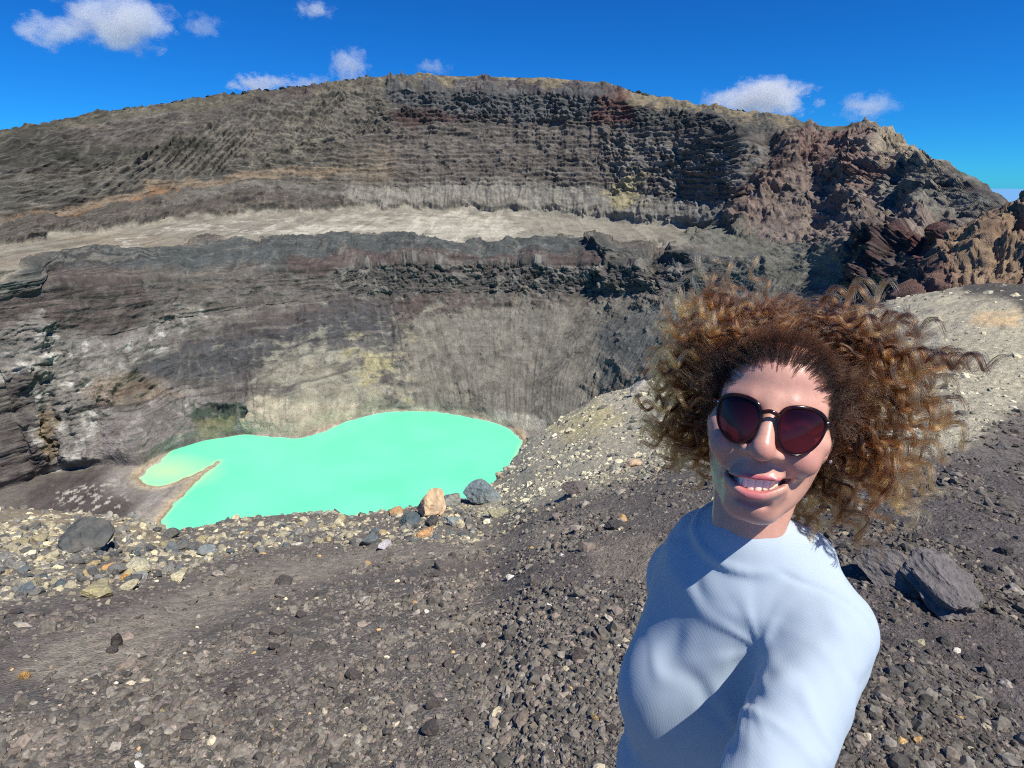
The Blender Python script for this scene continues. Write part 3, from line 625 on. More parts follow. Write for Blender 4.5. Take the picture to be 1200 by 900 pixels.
for k in range(8):
    ico = gn.new("GeometryNodeMeshIcoSphere"); ico.inputs['Radius'].default_value = 1.0; ico.inputs['Subdivisions'].default_value = 2
    pos = gn.new("GeometryNodeInputPosition"); nz = gn.new("ShaderNodeTexNoise"); nz.inputs['Scale'].default_value = 0.9; nz.inputs['Detail'].default_value = 2.0
    off = gn.new("ShaderNodeVectorMath"); off.operation = 'ADD'; off.inputs[1].default_value = (k*7.3, k*3.1, k*11.7); GL(pos.outputs[0], off.inputs[0]); GL(off.outputs[0], nz.inputs['Vector'])
    sub = gn.new("ShaderNodeMath"); sub.operation = 'SUBTRACT'; GL(nz.outputs[0], sub.inputs[0]); sub.inputs[1].default_value = 0.5
    mul = gn.new("ShaderNodeMath"); mul.operation = 'MULTIPLY'; GL(sub.outputs[0], mul.inputs[0]); mul.inputs[1].default_value = 2.4
    scl = gn.new("ShaderNodeVectorMath"); scl.operation = 'SCALE'; GL(pos.outputs[0], scl.inputs[0]); GL(mul.outputs[0], scl.inputs['Scale'])
    sp = gn.new("GeometryNodeSetPosition"); GL(ico.outputs[0], sp.inputs['Geometry']); GL(scl.outputs[0], sp.inputs['Offset'])
    sm = gn.new("GeometryNodeSetShadeSmooth"); GL(sp.outputs[0], sm.inputs[0]); sm.inputs['Shade Smooth'].default_value = False
    st = gn.new("GeometryNodeSetMaterial"); st.inputs['Material'].default_value = m_gravel; GL(sm.outputs[0], st.inputs['Geometry'])
    g2i = gn.new("GeometryNodeGeometryToInstance"); GL(st.outputs[0], g2i.inputs[0]); GL(g2i.outputs[0], join.inputs[0])
iop = gn.new("GeometryNodeInstanceOnPoints"); iop.inputs['Pick Instance'].default_value = True
GL(m2p.outputs[0], iop.inputs['Points']); GL(join.outputs[0], iop.inputs['Instance'])
def named(nm, typ):
    nn = gn.new("GeometryNodeInputNamedAttribute"); nn.data_type = typ; nn.inputs['Name'].default_value = nm; return nn.outputs[0]
GL(named("stone_kind", 'INT'), iop.inputs['Instance Index']); GL(named("stone_scale", 'FLOAT_VECTOR'), iop.inputs['Scale'])
e2r = gn.new("FunctionNodeEulerToRotation"); GL(named("stone_rot", 'FLOAT_VECTOR'), e2r.inputs[0]); GL(e2r.outputs[0], iop.inputs['Rotation'])
GL(iop.outputs[0], go.inputs[0])
gravel.modifiers.new("scatter", 'NODES').node_group = ngp
# ================================================================== the brown crag at the right end of the rim
HILL = [(1060,378),(1085,352),(1100,328),(1118,302),(1135,284),(1155,263),(1175,248),(1200,237),(1260,214),(1400,190),(1700,180)]
ha, ht = az_tan(np.array([p[0] for p in HILL], float), np.array([p[1] for p in HILL], float))
ah = np.linspace(ha[0], ha[-1], 420); ctop = np.interp(ah, ha, ht); cbot = az_tan(1140, 372)[1]
th_ = np.linspace(0, 1, 190)
rb = 82 + 0*ah; rt = np.interp(ah, [ha[0], ha[4], ha[7], ha[-1]], [100, 125, 135, 140])
tv = th_[:, None]; front = np.clip(tv/0.8, 0, 1); back = np.clip((tv-0.8)/0.2, 0, 1)
rh = rb*(1-front)+rt*front + back*60
zb = CZ + rb*np.minimum(cbot, ctop-0.01); zt = CZ + rt*ctop
zh = zb*(1-front)+zt*front - back*45
xh, yh = rh*np.sin(ah), rh*np.cos(ah)
nh = normals(xh, yh, zh)
rl = 3.4*fbm(xh/13, yh/13, zh/9, octv=5, gain=0.55, ridge=True) + 1.3*fbm(xh/2.6, yh/2.6, zh/2, octv=4, gain=0.6, ridge=True) + 0.8*fbm(ah*60+0.5*perlin(xh/8, yh/8, zh/8), zh/14, octv=3, ridge=True)
hpx, hpy = project(xh, yh, zh)
rl = rl - 6*np.exp(-(((hpx-1196)/12)**2+((hpy-278)/12)**2))
rl = rl*sstep(0, 0.06, tv)*(1-0.8*sstep(0.72, 0.8, tv))
xh, yh, zh = xh+nh[..., 0]*rl, yh+nh[..., 1]*rl, zh+nh[..., 2]*rl
hc_ = np.empty(xh.shape+(3,)); hc_[:] = lin(142, 120, 96)
def hp_(m, c, k):
    m = (m*k)[..., None]; hc_[:] = hc_*(1-m)+lin(*c)*m
hp_(sstep(-0.1, 0.5, fbm(xh/6, yh/6, zh/6, octv=4)), (112, 90, 74), 0.8); hp_(sstep(0.1, 0.6, fbm(xh/5+30, yh/5, zh/5, octv=4)), (164, 144, 114), 0.7)
hp_(1-sstep(1100, 1140, hpx+8*perlin(xh/4, yh/4, zh/4)), (102, 76, 70), 0.8); hp_(sstep(0.66, 0.78, tv), (96, 92, 84), 0.5)
hc_ *= np.clip(1+0.6*fbm(xh/0.9, yh/0.9, zh/0.9, octv=3), 0.4, 1.7)[..., None]
m_crag = rock_material("crag_rock", 1.2, 0.25, vary=0.45)
hill = mesh_from("hill", np.stack([xh, yh, zh], -1).reshape(-1, 3), grid_faces(190, 420), m_crag, hc_.reshape(-1, 3)); tag(hill, "brown rocky crag rising at the right end of the rim", kind="structure")

# ================================================================== stones one can pick out
def stone_material(name, scale, bump):
    m, nt, b = new_mat(name); L = nt.links.new
    oi = N(nt, "ShaderNodeObjectInfo"); tc = N(nt, "ShaderNodeTexCoord")
    n1 = N(nt, "ShaderNodeTexNoise", Scale=scale, Detail=7.0, Roughness=0.65); L(tc.outputs['Object'], n1.inputs['Vector'])
    n2 = N(nt, "ShaderNodeTexNoise", Scale=scale*0.35, Detail=3.0); L(tc.outputs['Object'], n2.inputs['Vector'])
    mr = N(nt, "ShaderNodeMapRange"); L(n1.outputs['Fac'], mr.inputs['Value'])
    for k, v in (('From Min', 0.3), ('From Max', 0.7), ('To Min', 0.62), ('To Max', 1.4)): mr.inputs[k].default_value = v
    sc = N(nt, "ShaderNodeVectorMath", operation='SCALE'); L(oi.outputs['Color'], sc.inputs[0]); L(mr.outputs[0], sc.inputs['Scale'])
    mr2 = N(nt, "ShaderNodeMapRange"); L(n2.outputs['Fac'], mr2.inputs['Value']); mr2.inputs['From Min'].default_value = 0.45; mr2.inputs['From Max'].default_value = 0.7; mr2.inputs['To Max'].default_value = 0.55
    mx = N(nt, "ShaderNodeMix", data_type='RGBA'); L(mr2.outputs[0], mx.inputs[0]); L(sc.outputs[0], mx.inputs[6]); mx.inputs[7].default_value = (*lin(118, 112, 102), 1)
    L(mx.outputs[2], b.inputs['Base Color']); b.inputs['Roughness'].default_value = 0.9; b.inputs['Specular IOR Level'].default_value = 0.3
    bp = N(nt, "ShaderNodeBump", Strength=0.8, Distance=bump); L(n1.outputs['Fac'], bp.inputs['Height']); L(bp.outputs[0], b.inputs['Normal'])
    return m
m_stone = stone_material("weathered_stone", 3.0, 0.05)
def ico(sub):
    bm = bmesh.new(); bmesh.ops.create_icosphere(bm, subdivisions=sub, radius=1.0)
    V = np.array([v.co[:] for v in bm.verts]); F = np.array([[v.index for v in f.verts] for f in bm.faces]); bm.free(); return V, F
ICO3, ICO5 = ico(3), ico(5)
def rock_mesh(name, seed, big=False, craggy=0.0, cuts=15, deepcut=False):
    r = np.random.default_rng(seed); V, F = ICO5 if big else ICO3; V = V.copy()
    for _ in range(cuts):
        n = r.normal(size=3); n /= np.linalg.norm(n); d = r.uniform(0.34, 0.66) if deepcut else r.uniform(0.38, 0.80); V -= np.maximum(V@n-d, 0)[:, None]*n
    k = r.uniform(0, 50, 3)
    V += V/np.linalg.norm(V, axis=1)[:, None]*(0.10*fbm(V[:, 0]*1.5+k[0], V[:, 1]*1.5+k[1], V[:, 2]*1.5+k[2], octv=3))[:, None]
    if craggy: V += V/np.linalg.norm(V, axis=1)[:, None]*(craggy*fbm(V[:, 0]*2.6+k[1], V[:, 1]*2.6+k[2], V[:, 2]*2.6+k[0], octv=6, gain=0.55, ridge=True))[:, None]
    V /= np.abs(V).max(0)
    o = mesh_from(name, V, F, m_stone, smooth=False)
    return o
def put_rock(o, px, py, w, h, rgb, sink=0.25, deep=None, rz=None):
    """w, h: size in the picture; py: the foot of the stone"""
    p = on_ground(px, py); dep = float((p[1]*math.cos(PITCH) - (p[2]-CZ)*math.sin(PITCH)))
    sx_ = 0.5*w*dep/F_PX; sz_ = 0.5*h*dep/F_PX*1.12; sy_ = (deep or 0.5*(sx_+sz_))
    o.scale = (sx_, sy_, sz_); o.location = (p[0], p[1]+sy_*0.5, p[2]+sz_*(1-2*sink)+0.15*sy_*0)
    o.rotation_euler = (0, 0, RNG.uniform(-0.35, 0.35) if rz is None else rz)
    o.color = (*lin(*rgb), 1); return o
BIG = [
 (502,606,40,38,(200,172,136),"large orange tan boulder standing on the rim edge against the green lake","boulder",21,0.10),
 (566,592,54,32,(120,132,132),"blue grey boulder with a steep dark face right of the orange boulder","boulder",22,0.12),
 (531,595,28,22,(138,138,128),"small pale grey boulder wedged between the orange and the blue grey boulder","boulder",23,0.08),
 (95,648,62,42,(84,86,84),"big dark grey domed boulder at the left end of the rim rubble","boulder",24,0.12),
 (1062,690,70,40,(120,113,107),"flat topped grey lava rock lying in the black gravel behind her shoulder","rock",25,0.12),
 (1128,712,90,50,(114,108,104),"craggy dark lava rock, the larger of the two on the gravel beside her","rock",26,0.15),
 (160,672,38,18,(196,188,156),"pale cream slab in the rubble right of the dark domed boulder","stone",27,0.05),
 (206,682,20,16,(222,212,170),"bright pale yellow triangular stone at the lower edge of the rubble","stone",28,0.05),
 (110,702,34,20,(176,166,124),"cream and olive stone below the dark domed boulder","stone",29,0.06),
 (128,670,18,12,(206,160,104),"small orange stone beside the pale cream slab","stone",30,0.06),
 (240,652,30,18,(134,142,140),"flat blue grey slab leaning in the rubble near the lake's lower tip","stone",31,0.07),
 (28,700,28,16,(112,120,122),"flat slate grey stone at the far left of the rubble","stone",32,0.06),
 (150,692,22,14,(190,182,150),"pale stone just below the pale cream slab","stone",33,0.06),
 (146,681,9,8,(214,150,60),"tiny bright orange stone among the pale slabs","stone",34,0.06),
 (477,618,30,20,(78,92,98),"dark slate blue boulder left of the orange boulder's foot","boulder",35,0.10),
 (462,606,20,14,(188,150,104),"small rust coloured stone on the edge left of the orange boulder","stone",36,0.08),
 (500,630,26,14,(206,160,112),"flat orange stone in the rubble below the orange boulder","stone",37,0.07),
 (533,617,30,14,(142,150,146),"pale blue grey slab in front of the small pale grey boulder","stone",38,0.08),
 (505,618,20,22,(70,70,70),"black wedge shaped stone leaning on the orange boulder","stone",39,0.10),
 (433,640,26,18,(98,108,110),"slate grey stone at the bottom of the rubble below the lake","stone",40,0.08),
 (452,644,20,12,(198,192,190),"whitish stone at the lower edge of the rubble below the lake","stone",41,0.06),
 (585,606,30,14,(166,160,128),"olive cream slab below the blue grey boulder","stone",42,0.06),
 (197,631,20,12,(96,96,92),"dark stone on the edge beside the lake's lower tip","stone",43,0.08),
 (752,462,32,20,(150,146,134),"light grey block jutting from the pale scree by her hair","rock",44,0.10),
 (741,548,26,10,(210,180,146),"flat peach coloured slab on the pale scree","stone",45,0.05),
 (678,580,40,16,(104,96,92),"dark brown rock where the pale scree meets the black gravel","rock",46,0.14),
 (602,552,16,9,(196,190,166),"pale slab casting a black shadow at the lake's right shore","stone",47,0.05),
 (681,774,24,16,(92,82,78),"dark brown stone on the gravel left of her elbow","stone",48,0.08),
 (427,860,11,10,(226,214,176),"small cream stone alone on the foreground gravel","stone",49,0.05),
 (698,846,10,11,(220,190,130),"small yellow stone on the gravel near her waist","stone",50,0.05),
 (27,796,13,10,(206,160,92),"small orange stone on the gravel at the left edge","stone",51,0.05),
 (136,758,10,18,(66,58,56),"narrow dark stone standing in the dusty patch","stone",52,0.10),
 (188,838,9,8,(206,196,140),"small pale yellow stone on the foreground gravel at the left","stone",53,0.05),
 (1082,758,10,9,(226,216,170),"small pale yellow stone below the two lava rocks","stone",54,0.05),
 (162,890,11,8,(222,216,208),"small white stone at the bottom left of the gravel","stone",55,0.05),
 (722,620,26,12,(80,76,74),"black stone on the dusty patch left of her shoulder","stone",56,0.14),
]
for (px_, py_, w_, h_, rgb, lab, cat, seed, crag_) in BIG:
    o = rock_mesh(cat, seed, big=w_ > 24, craggy=crag_, cuts={24: 6, 25: 26, 26: 28}.get(seed, 15), deepcut=seed in (25, 26)); put_rock(o, px_, py_, w_, h_, rgb, sink=0.33, deep={25: 0.26, 26: 0.32}.get(seed)); tag(o, lab, cat)
KIND = [rock_mesh("stone", 200+i, craggy=0.06) for i in range(8)]
used_ = set()
ZONES = [("rubble stones along the rim edge", [(-10,640),(100,640),(200,640),(330,615),(470,620),(560,606),(560,632),(430,640),(260,655),(200,680),(100,700),(-10,705)], 96, (9, 22), [("mid grey",118,116,110),("dark grey",94,94,92),("light grey",138,136,128),("slate blue",104,114,116)]),
         ("rubble stones along the rim edge", [(-10,625),(200,640),(330,612),(470,612),(560,600),(560,626),(430,636),(260,652),(200,680),(60,700),(-10,690)], 54, (8, 18), [("cream",190,180,148),("olive tan",164,154,118),("straw yellow",186,166,120)]),
         ("blocks on the pale scree", [(600,560),(640,505),(720,465),(790,450),(790,545),(730,556),(660,580)], 64, (5, 14), [("cream",182,174,146),("mid grey",146,142,128),("dark grey",112,110,102)]),
         ("larger stones in the gravel", [(0,720),(300,690),(560,650),(740,640),(720,900),(0,900)], 46, (13, 24), [("dark brown",90,83,79),("grey brown",108,101,94)]),
         ("lava stones in the black gravel", [(1040,560),(1200,520),(1200,900),(1010,900),(1040,740)], 30, (10, 20), [("charcoal",84,80,78),("ash grey",104,100,97)])]
MARKS = [(502,590,"the orange boulder"), (570,578,"the blue grey boulder"), (95,630,"the dark domed boulder"), (1095,690,"the two lava rocks"), (215,628,"the lake's lower tip"), (752,455,"the block on the scree"), (615,515,"the lake's right end"), (160,664,"the cream slab"), (740,780,"her waist"), (427,855,"the lone cream stone"), (300,690,"the dusty path's middle"), (860,560,"her chin"), (360,610,"the near shore's middle")]
ORD = ["closest", "second closest", "third closest", "fourth closest", "fifth closest", "sixth closest", "seventh closest", "eighth closest", "ninth closest", "tenth closest", "eleventh closest", "twelfth closest", "thirteenth closest", "fourteenth closest", "fifteenth closest"]
SCATTER = []
for grp, poly, cnt, (w0, w1), cols in ZONES:
    pz = np.array(poly, float); k = 0
    while k < cnt:
        qx = RNG.uniform(pz[:, 0].min(), pz[:, 0].max(), 1); qy = RNG.uniform(pz[:, 1].min(), pz[:, 1].max(), 1)
        if poly_sd(qx, qy, pz[:, 0], pz[:, 1])[0] > 0: continue
        i = int(RNG.integers(0, len(KIND)))
        if i in used_: o = KIND[i].copy(); COL.objects.link(o)
        else: o = KIND[i]; used_.add(i)
        w_ = w0 + (w1-w0)*RNG.random()**2.2; cw, *rgb_ = cols[RNG.integers(0, len(cols))]; c = np.array(rgb_)*RNG.uniform(0.92, 1.08)
        put_rock(o, float(qx[0]), float(qy[0]), w_, w_*RNG.uniform(0.5, 0.85), c, rz=RNG.uniform(0, 6.28), sink=0.3)
        o.rotation_euler = (RNG.normal(0, 0.25), RNG.normal(0, 0.25), RNG.uniform(0, 6.28))
        md = [math.hypot(qx[0]-m[0], qy[0]-m[1]) for m in MARKS]; j = int(np.argmin(md)); dx_, dy_ = qx[0]-MARKS[j][0], qy[0]-MARKS[j][1]
        way = ("left of" if dx_ < 0 else "right of") if abs(dx_) > 1.2*abs(dy_) else ("above" if dy_ < 0 else "below")
        SCATTER.append((cw, way, MARKS[j][2], md[j], o, grp)); k += 1
for key in sorted({q[:3] for q in SCATTER}):                        # which one of its colour it is, counted from the nearest landmark
    for n_, q in enumerate(sorted([q for q in SCATTER if q[:3] == key], key=lambda q: q[3])):
        tag(q[4], "%s stone %s %s, %s of its colour" % (key[0], key[1], key[2], ORD[min(n_, 14)]), "stone", q[5])

# ---- low dark shrubs along the far crest: one mass
sv, sf = ico(1); SV = []; SF = []; nn_ = 0
segs = [((0,153),(430,91),420), ((722,100),(790,117),150), ((845,127),(872,130),50), ((905,137),(960,149),50), ((1060,170),(1170,243),120)]
crest_i = int(sum(ROWS[:9]))
for (a, b_, cnt) in segs:
    for _ in range(cnt):
        t = RNG.random(); px_ = a[0]+(b_[0]-a[0])*t; py_ = a[1]+(b_[1]-a[1])*t
        aa_ = az_tan(px_, py_)[0]; j = int(np.clip(np.searchsorted(AZ, aa_), 1, nc-1)); ii = crest_i + int(RNG.integers(-3, 4))
        c = np.array([X[ii, j], Y[ii, j], Z[ii, j]]); s_ = RNG.uniform(1.4, 4.2)*c[1]/1100
        v = sv*(1+0.45*RNG.normal(size=(len(sv), 1)))*np.array([1.5, 1.5, 0.9])*s_ + c
        SV.append(v); SF.append(sf+nn_); nn_ += len(sv)
m_shrub, nt, b = new_mat("shrub_leaf"); b.inputs['Base Color'].default_value = (0.035, 0.040, 0.022, 1); b.inputs['Roughness'].default_value = 0.9
sh = mesh_from("shrubbery", np.concatenate(SV), np.concatenate(SF), m_shrub, smooth=False); tag(sh, "dark low shrubs dotted along the far crater crest", kind="stuff")

# ================================================================== clouds
def cloud(label, px, py, w, h, dist, dens, seed, thr=0.46):
    p = at_depth(px, py, dist); sx_ = 0.5*w*dist/F_PX*1.25; sz_ = 0.5*h*dist/F_PX*1.35
    V, F = ico(3); r = np.random.default_rng(seed)
    o = mesh_from("cloud", V, F); o.scale = (sx_, sx_*0.7, sz_); o.location = p
    m = bpy.data.materials.new("cloud_vapour"); m.use_nodes = True; nt = m.node_tree; L = nt.links.new
    for n_ in list(nt.nodes): nt.nodes.remove(n_)
    out = N(nt, "ShaderNodeOutputMaterial"); pv = N(nt, "ShaderNodeVolumePrincipled"); pv.inputs['Color'].default_value = (0.98, 0.98, 0.99, 1); pv.inputs['Anisotropy'].default_value = 0.2
    tc = N(nt, "ShaderNodeTexCoord"); mp = N(nt, "ShaderNodeMapping"); L(tc.outputs['Object'], mp.inputs['Vector'])
    mp.inputs['Scale'].default_value = (1.7*max(1, w/h*0.6), 1.7, 1.7*0.9); mp.inputs['Location'].default_value = tuple(r.uniform(-20, 20, 3))
    nz = N(nt, "ShaderNodeTexNoise", Scale=1.0, Detail=8.0, Roughness=0.60); L(mp.outputs[0], nz.inputs['Vector'])
    ln = N(nt, "ShaderNodeVectorMath", operation='LENGTH'); L(tc.outputs['Object'], ln.inputs[0])
    fall = N(nt, "ShaderNodeMath", operation='MULTIPLY_ADD'); L(ln.outputs['Value'], fall.inputs[0]); fall.inputs[1].default_value = -0.42; fall.inputs[2].default_value = 0.26
    ad = N(nt, "ShaderNodeMath", operation='ADD'); L(nz.outputs['Fac'], ad.inputs[0]); L(fall.outputs[0], ad.inputs[1])
    mr = N(nt, "ShaderNodeMapRange"); L(ad.outputs[0], mr.inputs['Value']); mr.inputs['From Min'].default_value = thr; mr.inputs['From Max'].default_value = thr+0.15; mr.inputs['To Max'].default_value = dens*1.3
    L(mr.outputs[0], pv.inputs['Density']); L(pv.outputs[0], out.inputs['Volume']); o.data.materials.append(m)
    tag(o, label, "cloud"); o["kind"] = "thing"; return o
CL = 5200
cloud("biggest white puffy cloud, high at the upper left of the sky", 138, 26, 120, 58, CL, 0.006, 1)
cloud("grey white cloud just left of the biggest cloud", 58, 38, 66, 34, CL, 0.0045, 2)
cloud("faint wisp of cloud right of the biggest cloud", 238, 30, 46, 24, CL, 0.0022, 3)
cloud("small lone white wisp near the top edge of the sky", 368, 12, 46, 18, CL, 0.004, 4)
cloud("bright small cloud rising behind the left shoulder of the summit", 410, 80, 48, 40, CL, 0.006, 5)
cloud("low white cloud resting on the left slope of the crest", 305, 99, 70, 20, CL, 0.005, 6)
cloud("thin low cloud streak joining the two clouds above the left slope", 358, 98, 70, 16, CL, 0.0025, 7)
cloud("oval white cloud over the right part of the crest", 892, 116, 122, 40, CL, 0.006, 8)
cloud("faint grey wisp right of the oval cloud", 1016, 126, 66, 30, CL, 0.0025, 9)
cloud("tiny faint cloud just above the summit line", 508, 79, 44, 16, CL, 0.002, 10)
# ================================================================== the person
class Field:
    """signed distance on a grid, blended solid by solid"""
    def __init__(s, lo, hi, h):
        s.lo = np.array(lo, float); s.h = h; s.n = np.ceil((np.array(hi)-s.lo)/h).astype(int)+1
        s.ax = [s.lo[i]+h*np.arange(s.n[i]) for i in range(3)]; s.D = np.full(s.n, 0.25, np.float32)
    def box(s, lo, hi):
        a = np.clip(((np.array(lo)-s.lo)/s.h).astype(int), 0, s.n-1); b = np.clip(((np.array(hi)-s.lo)/s.h).astype(int)+2, 1, s.n)
        sl = tuple(slice(a[i], b[i]) for i in range(3))
        g = np.meshgrid(*[s.ax[i][sl[i]].astype(np.float32) for i in range(3)], indexing='ij')
        return sl, np.stack(g, -1)
    def put(s, fn, lo, hi, k=0.006, op='add'):
        m = max(3*k, 0.012)+2*s.h
        sl, P = s.box(np.array(lo)-m, np.array(hi)+m)
        if P.size == 0: return
        d = fn(P).astype(np.float32); D = s.D[sl]
        if op == 'add':
            t = np.clip(0.5+0.5*(D-d)/k, 0, 1); s.D[sl] = D*(1-t)+d*t - k*t*(1-t)
        elif op == 'cut':
            t = np.clip(0.5-0.5*(D+d)/k, 0, 1); s.D[sl] = D*(1-t)-d*t + k*t*(1-t)
    def ball(s, c, r, k=0.006, op='add', rot=None):
        c = np.array(c, float); r = np.array(r, float) if np.ndim(r) else np.array([r, r, r], float); M = r.max()
        def fn(P):
            q = P-c
            if rot is not None: q = q @ rot
            k0 = np.sqrt(((q/r)**2).sum(-1)); k1 = np.sqrt(((q/(r*r))**2).sum(-1)); return k0*(k0-1)/np.maximum(k1, 1e-6)
        s.put(fn, c-M, c+M, k, op)
    def tube(s, pts, rad, k=0.006, op='add'):
        """chain of tapered capsules through pts"""
        pts = [np.array(p, float) for p in pts]; rad = rad if np.ndim(rad) else [rad]*len(pts)
        def fn(P):
            d = None
            for a, b, ra, rb in zip(pts[:-1], pts[1:], rad[:-1], rad[1:]):
                ab = b-a; t = np.clip(((P-a)@ab)/(ab@ab), 0, 1); e = np.sqrt(((P-a-t[..., None]*ab)**2).sum(-1)) - (ra+(rb-ra)*t)
                d = e if d is None else np.minimum(d, e)
            return d
        R_ = max(rad); P_all = np.array(pts); s.put(fn, P_all.min(0)-R_, P_all.max(0)+R_, k, op)
    def mesh(s, smooth=1):
        """surface nets"""
        D = s.D; neg = D < 0; n = D.shape
        c = [neg[i:n[0]-1+i, j:n[1]-1+j, l:n[2]-1+l] for i in (0,1) for j in (0,1) for l in (0,1)]
        cnt = sum(x.astype(np.int8) for x in c); act = (cnt > 0) & (cnt < 8)
        I = np.argwhere(act); idx = -np.ones(act.shape, np.int64); idx[tuple(I.T)] = np.arange(len(I))
        acc = np.zeros((len(I), 3)); w = np.zeros(len(I))
        for ax in range(3):
            o = [i for i in range(3) if i != ax]
            for a in (0, 1):
                for b in (0, 1):
                    p = I.copy(); p[:, o[0]] += a; p[:, o[1]] += b; q = p.copy(); q[:, ax] += 1
                    dp = D[tuple(p.T)]; dq = D[tuple(q.T)]; m = (dp < 0) != (dq < 0)
                    t = np.where(m, dp/(dp-dq+1e-12), 0); pos = p.astype(float); pos[:, ax] += t
                    acc[m] += pos[m]; w[m] += 1
        V = acc/w[:, None]
        F = []
        for ax in range(3):
            sl0 = [slice(None)]*3; sl1 = [slice(None)]*3; sl0[ax] = slice(0, -1); sl1[ax] = slice(1, None)
            a, b = neg[tuple(sl0)], neg[tuple(sl1)]; E = np.argwhere(a != b); o = [(ax+1) % 3, (ax+2) % 3]
            E = E[(E[:, o[0]] > 0) & (E[:, o[1]] > 0) & (E[:, o[0]] < n[o[0]]-1) & (E[:, o[1]] < n[o[1]]-1)]
            inside = a[tuple(E.T)]
            q = []
            for d0, d1 in ((-1,-1), (0,-1), (0,0), (-1,0)):
                e = E.copy(); e[:, o[0]] += d0; e[:, o[1]] += d1; q.append(idx[tuple(e.T)])
            q = np.stack(q, 1); q[~inside] = q[~inside][:, ::-1]; F.append(q)
        F = np.concatenate(F); F = F[(F >= 0).all(1)]
        V = s.lo + V*s.h
        for _ in range(smooth):
            S_ = np.zeros_like(V); C_ = np.zeros(len(V))
            for a, b in ((0,1), (1,2), (2,3), (3,0)):
                np.add.at(S_, F[:, a], V[F[:, b]]); np.add.at(S_, F[:, b], V[F[:, a]]); np.add.at(C_, F[:, a], 1); np.add.at(C_, F[:, b], 1)
            V = V*0.5 + 0.5*S_/C_[:, None]
        return V, F
def vnormals(V, F):
    n = np.cross(V[F[:, 2]]-V[F[:, 0]], V[F[:, 3]]-V[F[:, 1]]); o = np.zeros_like(V)
    for i in range(4): np.add.at(o, F[:, i], n)
    return o/(np.linalg.norm(o, axis=1, keepdims=True)+1e-12)
def seg_dist(P, pts):
    d = np.full(P.shape[:-1], 9.0)
    for a, b in zip(pts[:-1], pts[1:]):
        a = np.array(a, float); b = np.array(b, float); ab = b-a; t = np.clip(((P-a)@ab)/(ab@ab), 0, 1); d = np.minimum(d, np.sqrt(((P-a-t[..., None]*ab)**2).sum(-1)))
    return d
def tube_mesh(pts, rad, n=10, closed=False, up=(0, 0, 1)):
    pts = np.array(pts, float); m = len(pts); rad = np.broadcast_to(np.asarray(rad, float), (m,))
    if closed: t = np.roll(pts, -1, 0)-np.roll(pts, 1, 0)
    else: t = np.gradient(pts, axis=0)
    t /= np.linalg.norm(t, axis=1, keepdims=True); a = np.cross(t, np.array(up, float)); bad = np.linalg.norm(a, axis=1) < 1e-3
    a[bad] = np.cross(t[bad], (1, 0, 0)); a /= np.linalg.norm(a, axis=1, keepdims=True); b = np.cross(t, a)
    th = np.linspace(0, 2*np.pi, n, endpoint=False)
    V = pts[:, None] + rad[:, None, None]*(np.cos(th)[None, :, None]*a[:, None] + np.sin(th)[None, :, None]*b[:, None])
    i = np.arange(m*n).reshape(m, n); j = np.concatenate([i, i[:1]]) if closed else i
    F = np.stack([j[:-1], np.roll(j[:-1], -1, 1), np.roll(j[1:], -1, 1), j[1:]], -1).reshape(-1, 4)
    if closed: return V.reshape(-1, 3), F
    Vv = np.concatenate([V.reshape(-1, 3), pts[:1], pts[-1:]]); k = m*n
    caps = [(i[0, (q+1) % n], i[0, q], k, k) for q in range(n)] + [(i[-1, q], i[-1, (q+1) % n], k+1, k+1) for q in range(n)]
    return Vv, [F, np.array(caps)[:, :3]]
def spline(pts, n):
    """smooth curve through points (Catmull-Rom)"""
    p = np.array(pts, float); p = np.concatenate([2*p[:1]-p[1:2], p, 2*p[-1:]-p[-2:-1]]); out = []
    m = len(p)-3; u = np.linspace(0, m-1e-6, n); i = u.astype(int); t = (u-i)[:, None]
    a, b, c, d = p[i], p[i+1], p[i+2], p[i+3]
    return 0.5*(2*b + (c-a)*t + (2*a-5*b+4*c-d)*t*t + (3*b-a-3*c+d)*t**3)

person = bpy.data.objects.new("person", None); COL.objects.link(person); person.empty_display_size = 0.2
tag(person, "woman with windblown curly brown hair in a pale blue long sleeved top and sunglasses, smiling", "person")

# ---- head frame: x to the picture's right, y to the back of the head, z up
HEAD_YAW = H(27); HEAD_PITCH = H(18); HEAD_ROLL = H(2.5)
EYES = at_depth(902, 489, 0.60)
gdir = np.array([-math.sin(HEAD_YAW)*math.cos(HEAD_PITCH), -math.cos(HEAD_YAW)*math.cos(HEAD_PITCH), math.sin(HEAD_PITCH)])
Yh = -gdir; Xh = np.cross(Yh, (0, 0, 1)); Xh /= np.linalg.norm(Xh); Zh = np.cross(Xh, Yh)
cr, sr = math.cos(HEAD_ROLL), math.sin(HEAD_ROLL); Xh, Zh = Xh*cr - Zh*sr, Zh*cr + Xh*sr
RH = np.stack([Xh, Yh, Zh], 1)                 # local -> world
HC = EYES - RH @ np.array([0, -0.085, 0.0])
NARROW = np.array([0.925, 1.0, 1.0])          # a slim face
def hw(p): return (np.asarray(p, float)*NARROW) @ RH.T + HC
def hl(p): return (np.asarray(p, float)-HC) @ RH

